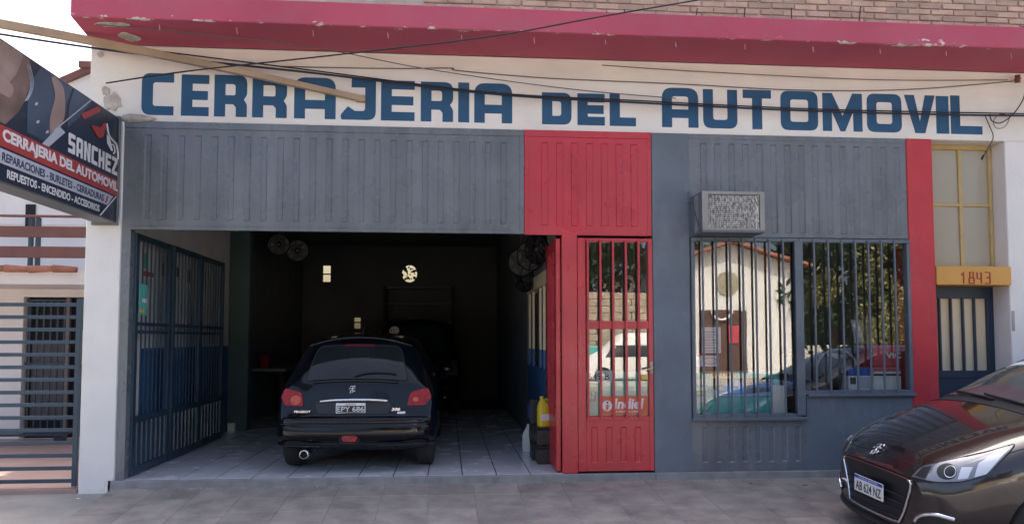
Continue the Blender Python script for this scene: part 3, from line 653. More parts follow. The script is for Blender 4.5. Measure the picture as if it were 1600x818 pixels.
# ---------------------------------------------------------------- folded garage gate along the left wall
gg = empty('garage_gate', (-3.0, .1, FZ), label='dark blue barred folding gate swung back along the left garage wall', cat='gate')
for i, (a, b) in enumerate([(.10, 1.06), (1.10, 2.05), (2.09, 3.05)]):
    xo = -3.03 + (.012 if i % 2 else 0)
    for y in (a, b - .05): B('gate_stile', 'gate_navy', gg, xo, xo + .045, y, y + .05, .07, 2.39, .004)
    for (z0, z1) in ((2.33, 2.389), (1.495, 1.53), (1.42, 1.45), (.555, .62), (.071, .14)):
        B('gate_rail', 'gate_navy', gg, xo + .003, xo + .042, a + .05, b - .05, z0, z1, .003)
    n = 8
    for k in range(n):
        y = a + .05 + (b - a - .1) * (k + .5) / n
        B('bar', 'gate_navy', gg, xo + .018, xo + .030, y - .010, y + .010, .62, 2.33, .002)
    sh = MB(); y0, y1 = a + .05, b - .05; nf = 7; v = []; pitch = (y1 - y0) / nf
    ys = []
    for k in range(nf): ys += [(y0 + k * pitch, 0), (y0 + (k + .45) * pitch, 0), (y0 + (k + .5) * pitch, 1), (y0 + (k + .95) * pitch, 1)]
    ys.append((y1, 0))
    for z in (.14, .555):
        for (y, d) in ys: v.append((xo + .030 - .014 * d, y, z))
    m_ = len(ys)
    sh.add(v, [(i_, i_ + 1, m_ + i_ + 1, m_ + i_) for i_ in range(m_ - 1)]).build('gate_sheet', 'gate_navy', gg)
# posters and a notice behind and on the gate bars
def notice(x, y0, y1, z0, z1, m, label, name='poster', grp=None, extra=None):
    e = empty(name, (x, y0, z0), label=label, cat='poster', group=grp)
    s = B('sheet', m, e, x, x + .004, y0, y1, z0, z1, 0)
    if extra: extra(e)
    return e
def ex1(e):
    B('print_block', 'teal', e, -3.137, -3.135, .60, .78, 2.10, 2.26, 0); B('print_block', 'sign_redband', e, -3.137, -3.135, .60, .95, 2.02, 2.07, 0)
notice(-3.142, .58, 1.05, 2.0, 2.32, 'box_white', 'colourful tool poster high on the left garage wall near the street', extra=ex1)
def ex2(e):
    for q in range(4): B('print_block', 'plate_black', e, -3.137, -3.135, 1.18 + .16 * q, 1.25 + .16 * q, 2.06 + .03 * (q % 2), 2.20, 0)
notice(-3.142, 1.12, 1.80, 1.98, 2.32, 'paper', 'white poster with black shapes on the left garage wall, second from street', extra=ex2)
def ex3(e): B('print_block', 'plate_black', e, -3.137, -3.135, 2.02, 2.12, 2.05, 2.2, 0)
notice(-3.142, 1.96, 2.18, 1.98, 2.36, 'paper', 'narrow white poster on the left garage wall, deepest inside', extra=ex3)
def ex4(e):
    B('print_block', 'paper', e, -2.960, -2.958, .20, .30, 1.72, 1.76, 0); B('print_block', 'sticker_yellow', e, -2.960, -2.958, .16, .26, 1.62, 1.66, 0)
notice(-2.966, .14, .32, 1.60, 1.90, 'teal', 'small teal notice tied to the gate bars beside the pillar', name='notice_card', extra=ex4)

# ---------------------------------------------------------------- air conditioner
ac = empty('air_conditioner', (2.76, -.2, 2.39), label='old window air conditioner jutting out of the grey panel above the shop window', cat='air conditioner')
ax0, ax1, az0, az1, ay = 2.452, 3.075, 2.395, 2.795, -.36
B('back_box', 'dark_void', ac, ax0 + .01, ax1 - .01, ay + .05, -.02, az0 + .02, az1 - .012, 0)
B('casing_top', 'grey_bar', ac, ax0, ax1, ay, 0, az1 - .012, az1, .002)
B('casing_base', 'grey_bar', ac, ax0, ax1, ay - .004, 0, az0, az0 + .02, .002)
B('casing_side', 'grey_bar', ac, ax1 - .012, ax1, ay, 0, az0 + .02, az1 - .012, .002)
B('casing_side', 'grey_bar', ac, ax0, ax0 + .012, ay, ay + .10, az0 + .02, az1 - .012, .002)
B('casing_side', 'grey_bar', ac, ax0, ax0 + .012, -.10, 0, az0 + .02, az1 - .012, .002)
for i in range(4): B('side_louvre', 'steel_grey', ac, ax0 + .001, ax0 + .010, ay + .10 + .04 * i, ay + .11 + .04 * i, az0 + .02, az1 - .012, .002)
for (a, b, c, d) in [(ax0, ax0 + .062, az0 + .02, az1), (ax1 - .048, ax1, az0 + .02, az1), (ax0 + .062, ax1 - .048, az1 - .030, az1), (ax0 + .062, ax1 - .048, az0 + .02, az0 + .042)]:
    B('front_frame', 'ac_shell', ac, a, b, ay - .008, ay - .0005, c, d, .002)
def fin_material():
    m = bpy.data.materials.new('condenser_fins'); m.use_nodes = True; M['condenser_fins'] = m
    n = m.node_tree.nodes; l = m.node_tree.links; b = n['Principled BSDF']; tc = n.new('ShaderNodeTexCoord')
    mp = n.new('ShaderNodeMapping'); mp.inputs['Scale'].default_value = (70, 1, 26); l.new(tc.outputs['Object'], mp.inputs[0])
    nz = n.new('ShaderNodeTexNoise'); nz.inputs['Scale'].default_value = 1; nz.inputs['Detail'].default_value = 3; l.new(mp.outputs[0], nz.inputs['Vector'])
    cr = n.new('ShaderNodeValToRGB'); e = cr.color_ramp.elements; e[0].position = .36; e[0].color = (.13, .13, .125, 1); e[1].position = .68; e[1].color = (.70, .70, .66, 1)
    l.new(nz.outputs[0], cr.inputs[0]); l.new(cr.outputs[0], b.inputs['Base Color']); b.inputs['Roughness'].default_value = .45; b.inputs['Metallic'].default_value = .2
fin_material()
B('fin_pack', 'condenser_fins', ac, ax0 + .062, ax1 - .048, ay + .010, ay + .03, az0 + .042, az1 - .03, 0)
for i in range(17): B('tube_row', 'dark_void', ac, ax0 + .064, ax1 - .085, ay + .004, ay + .0095, az0 + .053 + .0192 * i, az0 + .0565 + .0192 * i, 0)
for x in (2.59, 2.90): B('clip', 'ac_shell', ac, x, x + .03, ay - .004, ay + .003, az0 + .042, az0 + .14, .002)
MB().tube([(2.447, -.02, 2.80), (2.447, -.30, 2.42)], .008, 6).build('bracket_strut', 'grey_bar', ac)
B('bracket_foot', 'grey_bar', ac, 2.425, 2.452, -.03, -.012, 2.74, 2.86, .003)

# ---------------------------------------------------------------- goods behind the shop window
def thing_box(name, m, x0, x1, y0, y1, z0, z1, label, cat, bev=.004):
    e = empty(name, ((x0 + x1) / 2, (y0 + y1) / 2, z0), label=label, cat=cat); b = B('body', m, e, x0, x1, y0, y1, z0, z1, bev); return e, b
ct = empty('display_counter', (3.0, .4, FZ), label='teal counter front behind the lower panes of the barred window', cat='counter')
B('counter_front', 'teal', ct, 1.40, 3.42, .16, .18, FZ, 1.035, .003)
B('counter_top', 'black_plastic', ct, 2.47, 3.50, .18, .60, 1.0, 1.03, .003)
B('shelf_board', 'int_dark', ct, 3.60, 4.74, .09, .65, .79, .825, .003)
bn = empty('car_banner', (2.7, .15, .78), label='black and blue banner with a car and EVOLU lettering on the teal counter', cat='banner')
B('sheet', 'banner_black', bn, 2.71, 3.36, .150, .156, .775, .965, 0)
print_shape('print_car', 'banner_blue', bn, [rounded([(2.78, .81, .02), (3.02, .80, .02), (3.08, .86, .03), (3.02, .93, .03), (2.92, .955, .02), (2.86, .90, .02), (2.77, .87, .02)])], (0, .149, 0), X, Z, .001)
print_shape('print_road', 'banner_sky', bn, [[(2.715, .78), (3.35, .78), (3.35, .83), (3.05, .80), (2.80, .80), (2.715, .86)]], (0, .1495, 0), X, Z, .001)
text('lettering', 'banner_blue', bn, 'EVOLU', (3.12, .149, .87), X, Z, .20, .05, .001, .02)
nt = empty('notice_sheet', (2.66, .01, 1.2), label='white printed notice taped inside the barred window pane', cat='paper')
B('sheet', 'paper', nt, 2.56, 2.755, .010, .013, 1.225, 1.485, 0)
for i in range(8): B('print_line', 'cable_grey', nt, 2.58, 2.735 - .03 * (i % 3), .0085, .0098, 1.245 + .027 * i, 1.25 + .027 * i, 0)
pkk = empty('pink_card', (2.6, .01, 1.09), label='white card with pink oval print under the white notice', cat='card')
B('sheet', 'paper', pkk, 2.49, 2.73, .010, .013, 1.09, 1.20, 0)
print_shape('print_oval', 'pink', pkk, [disc(2.64, 1.145, .075, 24, .035), disc(2.64, 1.145, .062, 24, .026)], (0, .0085, 0), X, Z, .001)
print_shape('print_oval', 'box_red', pkk, [disc(2.52, 1.205, .03, 16, .018)], (0, .0085, 0), X, Z, .001)
yc = empty('yellow_card', (2.8, .12, .96), label='small yellow and red card above the car banner', cat='card')
B('sheet', 'sticker_yellow', yc, 2.685, 2.945, .146, .149, .968, 1.03, 0)
for i in range(7): B('print_mark', 'box_red', yc, 2.70 + .034 * i, 2.722 + .034 * i, .1440, .1455, .985, 1.018, 0)
pc = empty('price_tags', (2.55, .15, .7), label='column of pale price cards at the left end of the teal counter', cat='card')
for i, (a, b, m) in enumerate([(.90, .955, 'sign_pale'), (.84, .875, 'paper'), (.80, .825, 'sticker_yellow'), (.72, .78, 'sign_pale')]): B('card', m, pc, 2.52, 2.65, .150, .154, a, b, 0)
wb = empty('white_board', (3.4, .12, .58), label='plain white board leaning beside the teal counter', cat='board')
MB().prism([(3.325, .11, .59), (3.48, .11, .59), (3.475, .15, .885), (3.335, .15, .90)], (0, .008, 0)).build('board', 'box_white', wb)
e, b = thing_box('carton', 'box_red', 4.42, 4.72, .12, .42, 1.065, 1.305, 'red carton marked VIC stacked on the white carton in the window', 'box')
text('lettering', 'sign_white', e, 'VIC', (4.555, .117, 1.165), X, Z, .17, .06, .002, .04)
B('lid_seam', 'dark_void', e, 4.425, 4.715, .1185, .1195, 1.085, 1.092, 0)
e, b = thing_box('carton', 'box_white', 4.42, 4.72, .12, .42, .827, 1.06, 'white carton under the red carton in the window', 'box')
B('tape_band', 'dark_void', e, 4.421, 4.719, .1170, .1195, .985, 1.005, 0); B('tape_band', 'box_red', e, 4.419, 4.721, .1175, .1195, 1.03, 1.058, 0)
e, b = thing_box('carton', 'box_white', 4.14, 4.385, .11, .30, .827, 1.01, 'blue and white parts box with a product picture in the window', 'box')
B('blue_top', 'box_blue', e, 4.138, 4.387, .108, .302, .985, 1.07, .003); B('print_picture', 'bag_black', e, 4.16, 4.22, .1070, .1095, .90, .97, 0); B('print_panel', 'sign_pale', e, 4.26, 4.37, .1070, .1095, .86, .975, 0)
e = empty('tool_bag', (4.1, .35, .827), label='shiny black bag with a grey hoop handle behind the blue box', cat='bag')
MB().lathe([(.001, 0), (.20, .02), (.24, .12), (.23, .26), (.17, .38), (.08, .44), (.001, .45)], 20, 'z', (4.12, .46, .827)).build('body', 'bag_black', e, smooth=True)
MB().tube([(4.12 + .23 * math.cos(t), .30, 1.02 + .24 * math.sin(t)) for t in [math.pi * k / 16 for k in range(-2, 19)]], .012, 8).build('hoop', 'steel_grey', e, smooth=True)
for i, (x, zz, s, mm, lb) in enumerate([(3.75, .827, .09, 'bag_black', 'crumpled black parcel at the left end of the window shelf'), (3.90, .827, .11, 'cable_grey', 'coil of grey cable on the window shelf beside the bag')]):
    e = empty('parcel' if i == 0 else 'cable_coil', (x, .25, zz), label=lb, cat='parcel' if i == 0 else 'cable')
    if i == 0: MB().lathe([(.001, 0), (.12, .01), (.13, .05), (.09, .10), (.03, .125), (.001, .13)], 12, 'z', (x, .25, zz)).build('body', mm, e, smooth=True)
    else:
        for q in range(4): MB().tube([(x + (s - .004 * q) * math.cos(t * .39), .25 + .08 * math.sin(t * .39), zz + .012 + .02 * q) for t in range(16)], .010, 6, closed=True).build('loop', mm, e)
e = empty('steering_part', (3.72, .5, .827), label='dark car part with blue cloth standing at the back of the window shelf', cat='car part')
B('body', 'black_plastic', e, 3.62, 3.92, .42, .60, .827, 1.22, .02); B('cloth', 'box_blue', e, 3.615, 3.72, .30, .419, .827, .93, .015)
e = empty('wall_poster', (4.65, .7, 1.3), label='pale poster with car mats hanging at the back of the window', cat='poster')
MB().prism([(4.50, .62, 1.32), (4.62, .62, 1.32), (4.56, .62, 1.56), (4.46, .62, 1.58)], (0, .004, 0)).build('sheet', 'sign_pale', e)
B('backing', 'cable_grey', e, 4.60, 4.73, .63, .634, 1.31, 1.62, 0)
for i, (x, z) in enumerate([(1.42, .99), (1.42, .80)]):
    e = empty('number_plate', (x, .1, z), label=('sample number plate in the red door window, upper one', 'sample number plate in the red door window, lower one')[i], cat='number plate')
    B('plate', 'paper' if i == 0 else 'plate_black', e, 1.385, 1.66 if i == 0 else 1.50, .10, .104, z - .06, z + .06, .003)
    text('lettering', 'plate_black' if i == 0 else 'paper', e, '649 B' if i == 0 else '67', (1.41, .098, z - .035), X, Z, .22 if i == 0 else .07, .07, .001, .01)

# ---------------------------------------------------------------- battery stack and jugs by the folded door
def battery(x0, y0, z0, w, d, h, label):
    e = empty('battery', (x0 + w / 2, y0 + d / 2, z0), label=label, cat='battery', group='car batteries stacked by the red door')
    B('case', 'black_plastic', e, x0, x0 + w, y0, y0 + d, z0, z0 + h * .86, .008); B('lid', 'black_matte', e, x0 - .004, x0 + w + .004, y0 - .004, y0 + d + .004, z0 + h * .86, z0 + h, .006)
    B('label_patch', 'cable_grey', e, x0 - .0015, x0 - .0001, y0 + .03, y0 + d * .7, z0 + h * .25, z0 + h * .6, 0)
    for q in (.25, .75): MB().lathe([(.001, .02), (.012, .018), (.012, 0)], 10, 'z', (x0 + w * q, y0 + .04, z0 + h)).build('terminal', 'steel_grey', e)
battery(.93, .84, FZ, .15, .24, .20, 'black car battery on the floor, deeper of the two in the stack')
battery(.955, .56, FZ, .15, .25, .19, 'black car battery on the floor nearest the street')
battery(.92, .82, FZ + .202, .16, .25, .19, 'black car battery in the upper layer, deeper one')
battery(.945, .55, FZ + .20, .17, .25, .19, 'black car battery in the upper layer under the yellow jug')
e, b = thing_box('parts_box', 'banner_black', .90, 1.07, .82, 1.06, FZ + .395, FZ + .66, 'dark blue parts box on top of the battery stack', 'box')
B('print_stripe', 'box_blue', e, .898, .8995, .85, 1.02, FZ + .45, FZ + .60, 0)
def jug(name, m, c, w, d, h, label, rot=0):
    e = empty(name, c, rot, label=label, cat='jug')
    mb = MB(); pr = []
    secs = [(0, .96, .96), (.02, 1, 1), (.58, 1, 1), (.72, .94, .86), (.88, .55, .5), (.93, .28, .34), (1.0, .26, .32)]
    n = 16; vs = []; fs = []
    for (t, a, b_) in secs:
        for q in range(n):
            an = 2 * math.pi * q / n; ca, sa = math.cos(an), math.sin(an); ex = .45
            vs.append((w / 2 * a * math.copysign(abs(ca) ** ex, ca) - (0 if t < .7 else .18 * w * (t - .7) / .3), d / 2 * b_ * math.copysign(abs(sa) ** ex, sa), t * h))
    for i in range(len(secs) - 1):
        for q in range(n): fs.append((i * n + q, i * n + (q + 1) % n, (i + 1) * n + (q + 1) % n, (i + 1) * n + q))
    fs += [tuple(range(n - 1, -1, -1)), tuple(range((len(secs) - 1) * n, len(secs) * n))]
    mb.add(vs, fs); mb.build('body', m, e, smooth=True, world=False)
    MB().tube(crom([(w * .42, 0, h * .60), (w * .46, 0, h * .80), (w * .25, 0, h * .95), (-w * .05, 0, h * .92)], 5), w * .09, 8).build('handle', m, e, smooth=True, world=False)
    MB().lathe([(.001, h * 1.06), (w * .16, h * 1.06), (w * .16, h * .985)], 12, 'z', (-w * .18, 0, 0)).build('cap', m, e, world=False)
    if name == 'oil_jug': MB().box(-w * .42, w * .42, -d * .52, -d * .505, h * .22, h * .45).build('label_patch', 'paper', e, world=False)
    return e
jug('oil_jug', 'yellow_jug', (1.03, .62, FZ + .39), .135, .11, .30, 'yellow oil jug on top of the black battery stack', R(15))
jug('water_jug', 'box_white', (.965, 1.55, FZ), .12, .15, .30, 'white plastic jug on the tiles beside the batteries', R(80))
# ---------------------------------------------------------------- cars
def cr1(vals, k):
    return [tuple(v) for v in crom(vals, k)]
def loft(sections, sgn, bows, ks=5, kp=4):
    rows = []
    for (s, pts), bw_ in zip(sections, bows):
        half = crom([Vector((0, p[0], p[1])) for p in pts], kp)
        half = [Vector((sgn * (s + bw_ * (max(p.y, 0) / .85) ** 2.2), max(p.y, 0), p.z)) for p in half]
        rows.append(half)
    n = len(rows[0]); cols = [crom([r[i] for r in rows], ks) for i in range(n)]
    m = len(cols[0]); ring = []
    for j in range(m):
        h = [cols[i][j] for i in range(n)]
        ring.append(h + [Vector((p.x, -p.y, p.z)) for p in h[-2:0:-1]])
    N = len(ring[0]); vs = [p for r in ring for p in r]
    fs = [(j * N + i, j * N + (i + 1) % N, (j + 1) * N + (i + 1) % N, (j + 1) * N + i) for j in range(m - 1) for i in range(N)]
    for j in (0, m - 1):            # close nose and tail
        c = sum(ring[j], Vector()) / N; k = len(vs); vs.append(c)
        fs += [(k, j * N + i, j * N + (i + 1) % N) for i in range(N)]
    return vs, fs
def loft_body(name, m, root, sections, sgn, bows, wheels, wr, wy):
    vs, fs = loft(sections, sgn, bows)
    me = MB().add(vs, fs).mesh(name)
    bm = bmesh.new(); bm.from_mesh(me); bvh = BVHTree.FromBMesh(bm); bm.free()
    tmp = bpy.data.objects.new(name, me); col.objects.link(tmp); cut = []
    for wx in wheels:
        for sd in (-1, 1):
            cm = MB().lathe([(.0, sd * (wy - .13)), (wr, sd * (wy - .13)), (wr, sd * (wy + .45)), (.0, sd * (wy + .45))], 40, 'y', (wx, 0, wr - .045)).mesh('cut')
            bmm = bmesh.new(); bmm.from_mesh(cm); bmesh.ops.remove_doubles(bmm, verts=bmm.verts, dist=1e-5); bmesh.ops.recalc_face_normals(bmm, faces=bmm.faces); bmm.to_mesh(cm); bmm.free()
            c = bpy.data.objects.new('cut', cm); col.objects.link(c); cut.append(c)
            md = tmp.modifiers.new('b', 'BOOLEAN'); md.operation = 'DIFFERENCE'; md.object = c; md.solver = 'EXACT'
    dg = bpy.context.evaluated_depsgraph_get(); out = bpy.data.meshes.new_from_object(tmp.evaluated_get(dg)); out.name = name
    for o in [tmp] + cut: bpy.data.objects.remove(o)
    out.materials.clear(); out.materials.append(M[m])
    o = link_mesh(name, out, m, root, smooth=True); out.set_sharp_from_angle(angle=R(32))
    return o, bvh
def dense(loop, step=.03):
    out = []; n = len(loop)
    for i in range(n):
        a = Vector(loop[i][:2]); b = Vector(loop[(i + 1) % n][:2]); k = max(1, int((b - a).length / step))
        out += [a + (b - a) * (j / k) for j in range(k)]
    return out
def caster(bvh, O, U, V):
    U = Vector(U).normalized(); V = Vector(V); V = (V - U * V.dot(U)).normalized(); N = U.cross(V); O = Vector(O)
    def cast(p, off=0):
        o = O + U * p[0] + V * p[1] + N * 2
        h, n, i, d = bvh.ray_cast(o, -N)
        if h is None:
            h, n, i, d = bvh.find_nearest(O + U * p[0] + V * p[1])
        if n.dot(N) < 0: n = -n
        return h + n * off
    return cast
def decal(name, m, root, bvh, loop, O, U, V, off=.003, skirt=.02, rings=6, parent=None, flat=False):
    cast = caster(bvh, O, U, V); lp = dense(rounded(loop)); n = len(lp); c = sum(lp, Vector((0, 0))) / n
    N = Vector(U).normalized().cross((Vector(V)).normalized())
    vs = [cast(c, off)]; fs = []
    for r in range(1, rings + 1):
        for p in lp: vs.append(cast(c + (p - c) * (r / rings), off))
    outer = vs[-n:]
    for p in outer: vs.append(p - N * skirt)
    for i in range(n): fs.append((0, 1 + i, 1 + (i + 1) % n))
    for r in range(rings):
        a, b = 1 + r * n, 1 + (r + 1) * n
        for i in range(n): fs.append((a + i, b + i, b + (i + 1) % n, a + (i + 1) % n))
    mb = MB().add(vs, fs); me = mb.mesh(name, world=False)
    o = link_mesh(name, me, m, parent or root, smooth=True); me.set_sharp_from_angle(angle=R(40)); return o
def trim(name, m, root, bvh, loop, O, U, V, r, off=.004, closed=True, parent=None, n=8, smooth_pts=True):
    cast = caster(bvh, O, U, V); lp = dense(rounded(loop) if closed else loop, .025) if closed else [Vector(p) for p in crom([(*p, 0) for p in loop], 8)]
    path = [cast(p, off) for p in lp]
    return MB().tube(path, r, n, closed=closed).build(name, m, parent or root, smooth=True, world=False)
def wheel(root, x, y, r, w, spokes, rim_m='alloy'):
    sd = 1 if y > 0 else -1
    wh = MB().lathe([(r * .64, -w / 2), (r * .80, -w / 2), (r * .95, -w / 2 + .012), (r, -w / 2 + .035), (r, w / 2 - .035), (r * .95, w / 2 - .012), (r * .80, w / 2), (r * .64, w / 2), (r * .60, 0), (r * .64, -w / 2)], 40, 'y').build('wheel', 'tyre', root, smooth=True, world=False)
    wh.location = (x, y, r)
    for q in range(3):
        yy = -w / 2 + .05 + q * (w - .10) / 2
        MB().lathe([(r * .985, yy - .004), (r * 1.002, yy - .004), (r * 1.002, yy + .004), (r * .985, yy + .004)], 40, 'y').build('tread_rib', 'black_matte', wh, world=False)
    MB().lathe([(.001, sd * w * .36), (r * .15, sd * w * .38), (r * .2, sd * w * .30), (r * .2, sd * .01), (.001, sd * .01)], 20, 'y').build('hub', rim_m, wh, smooth=True, world=False)
    MB().lathe([(r * .66, sd * w * .46), (r * .60, sd * w * .44), (r * .57, sd * w * .1), (r * .62, sd * w * .08), (r * .66, sd * w * .46)], 40, 'y').build('rim', rim_m, wh, smooth=True, world=False)
    MB().lathe([(.001, -sd * .005), (r * .6, -sd * .005), (r * .6, -sd * .02), (.001, -sd * .02)], 24, 'y').build('brake_disc', 'black_matte', wh, world=False)
    for k in range(spokes):
        t = 2 * math.pi * k / spokes; c_, s_ = math.cos(t), math.sin(t); mb = MB(); pts = []
        for (rr, hw, yy) in [(.14 * r, .030, w * .34), (.60 * r, .022, w * .40)]:
            for dd in (-1, 1):
                for yk in (yy, yy - .03): pts.append((rr * c_ - dd * hw * s_, sd * yk, rr * s_ + dd * hw * c_))
        mb.add(pts, [(0, 2, 6, 4), (1, 5, 7, 3), (0, 4, 5, 1), (2, 3, 7, 6), (4, 6, 7, 5), (0, 1, 3, 2)]); mb.build('spoke', rim_m, wh, bevel=.004, world=False)
    return wh
def emblem_lion(root, m, O, U, V, h, parent=None):     # rampant beast badge, built from a few bent strokes
    U = Vector(U).normalized(); V = Vector(V).normalized(); O = Vector(O); N = U.cross(V)
    strokes = [[(-.30, .30), (-.05, .42), (.10, .25), (.0, .0), (.12, -.25), (.0, -.48)], [(.0, .12), (-.30, .10), (-.38, -.02)], [(.05, .30), (.32, .44), (.40, .30)], [(.08, .05), (.36, .12)], [(.02, -.12), (-.22, -.22), (-.16, -.46), (-.30, -.48)], [(.10, -.2), (.30, -.30), (.36, -.12)]]
    for s in strokes:
        MB().tube([O + U * (p[0] * h) + V * (p[1] * h) for p in crom([(*q, 0) for q in s], 4)], h * .06, 6).build('emblem', m, parent or root, smooth=True, world=False)

# ---- black hatchback, seen from behind, in the garage
h1 = empty('parked_hatchback', (-.905, .15, FZ), R(88.8), label='black three door hatchback with red tail lamps parked nose first in the garage', cat='car')
S206 = [
 (0.00, [(0, .29), (.35, .29), (.52, .31), (.60, .36), (.62, .42), (.61, .48), (.57, .515), (.45, .535), (.3, .54), (.15, .54), (0, .54)]),
 (0.045, [(0, .27), (.5, .27), (.70, .29), (.745, .36), (.75, .45), (.74, .53), (.70, .565), (.56, .582), (.38, .59), (.18, .59), (0, .59)]),
 (0.075, [(0, .265), (.52, .265), (.73, .285), (.765, .36), (.77, .47), (.765, .59), (.735, .655), (.60, .69), (.40, .71), (.2, .712), (0, .712)]),
 (0.11, [(0, .26), (.55, .26), (.745, .28), (.78, .37), (.785, .50), (.78, .66), (.75, .76), (.62, .82), (.42, .85), (.2, .86), (0, .86)]),
 (0.15, [(0, .26), (.58, .26), (.75, .28), (.79, .37), (.80, .52), (.79, .69), (.755, .81), (.63, .90), (.43, .925), (.2, .93), (0, .93)]),
 (0.28, [(0, .20), (.6, .20), (.76, .24), (.80, .38), (.81, .54), (.80, .72), (.755, .87), (.64, 1.03), (.46, 1.11), (.22, 1.13), (0, 1.135)]),
 (0.44, [(0, .20), (.6, .20), (.77, .24), (.805, .38), (.815, .55), (.805, .74), (.76, .89), (.64, 1.11), (.50, 1.265), (.25, 1.315), (0, 1.325)]),
 (0.56, [(0, .20), (.6, .20), (.77, .24), (.81, .38), (.82, .55), (.81, .75), (.765, .90), (.635, 1.15), (.52, 1.30), (.27, 1.352), (0, 1.362)]),
 (1.00, [(0, .19), (.6, .19), (.77, .23), (.81, .38), (.82, .55), (.81, .75), (.77, .91), (.635, 1.18), (.535, 1.33), (.27, 1.385), (0, 1.395)]),
 (1.70, [(0, .19), (.6, .19), (.77, .23), (.81, .38), (.82, .55), (.81, .75), (.775, .91), (.64, 1.18), (.545, 1.34), (.27, 1.40), (0, 1.41)]),
 (2.30, [(0, .19), (.6, .19), (.77, .23), (.81, .38), (.82, .55), (.81, .74), (.775, .90), (.65, 1.14), (.54, 1.29), (.27, 1.345), (0, 1.355)]),
 (2.80, [(0, .19), (.6, .19), (.77, .23), (.81, .38), (.82, .54), (.805, .72), (.765, .86), (.66, .97), (.48, 1.02), (.24, 1.045), (0, 1.05)]),
 (3.30, [(0, .20), (.6, .20), (.76, .24), (.80, .36), (.80, .5), (.775, .66), (.71, .76), (.58, .82), (.38, .85), (.18, .865), (0, .87)]),
 (3.68, [(0, .22), (.5, .22), (.66, .25), (.71, .34), (.71, .46), (.69, .56), (.62, .63), (.5, .68), (.32, .70), (.15, .71), (0, .71)]),
 (3.78, [(0, .27), (.35, .27), (.48, .29), (.54, .36), (.54, .43), (.52, .50), (.46, .54), (.35, .57), (.22, .58), (.1, .585), (0, .585)])]
BW206 = [.07, .08, .09, .10, .10, .08, .06, .05, 0, 0, 0, -.03, -.10, -.16, -.18]
h1.scale = (.985, .985, .985)
body, bv = loft_body('body', 'paint_black', h1, S206, 1, BW206, (.60, 2.95), .315, .66)
RO, RU, RV = (0, 0, 0), -Y, Z                      # drawn as seen from behind: a to the right, b up
V2 = Vector((.55, 0, .83))
rg = decal('rear_window', 'car_glass', h1, bv, [(-.52, .02, .05), (.52, .02, .05), (.425, .44, .08), (-.425, .44, .08)], (.14, 0, .905), RU, V2, .004)
trim('window_seal', 'black_matte', h1, bv, [(-.52, .02, .05), (.52, .02, .05), (.425, .44, .08), (-.425, .44, .08)], (.14, 0, .905), RU, V2, .006, .002, parent=rg)
decal('brake_light', 'lamp_red_dark', h1, bv, [(-.16, .425), (.16, .425), (.15, .45), (-.15, .45)], (.14, 0, .905), RU, V2, .007, parent=rg)
sp = MB(); rows = []
for (x, dz) in [(.40, .030), (.365, .020), (.40, -.006), (.60, .0), (.68, .014), (.55, .028)]:
    rows.append([Vector((x + .10 * (a / .52) ** 2, a, 1.335 - .085 * (abs(a) / .52) ** 2.2 + dz)) for a in [-.54 + .09 * q for q in range(13)]])
nn = 13; sp.add([p for r in rows for p in r], [(i * nn + q, ((i + 1) % 6) * nn + q, ((i + 1) % 6) * nn + q + 1, i * nn + q + 1) for i in range(6) for q in range(12)])
sp.build('spoiler', 'paint_black', h1, smooth=True, world=False)
trim('tailgate_lip', 'paint_black', h1, bv, [(-.43, .0), (-.2, .005), (.2, .005), (.42, .0)], (.14, 0, .905), RU, V2, .022, -.004, closed=False)
trim('wiper', 'black_matte', h1, bv, [(-.02, .05), (.10, .085), (.26, .095), (.40, .085)], (.14, 0, .905), RU, V2, .008, .018, closed=False)
for sd in (-1, 1):
    lp = [(sd * .515, .66, .02), (sd * .545, .795, .03), (sd * .72, .835, .03), (sd * .755, .745, .02), (sd * .70, .662, .02)]
    if sd < 0: lp = lp[::-1]
    tl = decal('tail_lamp', 'lamp_red', h1, bv, lp, RO, RU, RV, .010, .03)
    decal('reverse_lens', 'lamp_pink', h1, bv, [(sd * .60 + (.055 if sd < 0 else .03) * math.cos(t), .72 + (.045 if sd < 0 else .025) * math.sin(t)) for t in [k * math.pi / 6 for k in range(12)]], RO, RU, RV, .0125, parent=tl)
decal('plate_recess', 'black_plastic', h1, bv, [(-.37, .585, .03), (.33, .585, .03), (.37, .70, .04), (-.40, .70, .04)], RO, RU, RV, .003)
MB().tube(crom([(.080, .36, .708), (.058, .20, .722), (.053, 0, .726), (.058, -.18, .723), (.080, -.33, .710)], 6), [.006] + [.017] * 23 + [.006], 8).build('chrome_strip', 'chrome', h1, smooth=True, world=False)
pl = MB().box(.045, .052, -.105, .19, .588, .695).build('number_plate', 'plate_white', h1, .004, world=False)
MB().box(.0435, .0448, -.095, .18, .602, .668).build('plate_field', 'plate_black', pl, .0, world=False)
text('plate_characters', 'plate_white', pl, 'EPY 686', (.043, .173, .610), -Y, Z, .262, .050, .001, .004, local=True)
text('plate_heading', 'plate_black', pl, 'ARGENTINA', (.0445, .10, .673), -Y, Z, .11, .014, .0005, .0, local=True)
emblem_lion(h1, 'chrome', (.088, .035, .83), -Y, (.25, 0, 1), .078)
text('badge_lettering', 'chrome', h1, 'PEUGEOT', (.052, .60, .600), -Y, Z, .16, .022, .004, .02, local=True)
text('badge_lettering', 'chrome', h1, '206', (.060, -.36, .615), -Y, Z, .09, .030, .004, .02, .25, local=True)
decal('badge_sticker', 'sign_white', h1, bv, [(.42, .583), (.50, .583), (.50, .605), (.42, .605)], RO, RU, RV, .004)
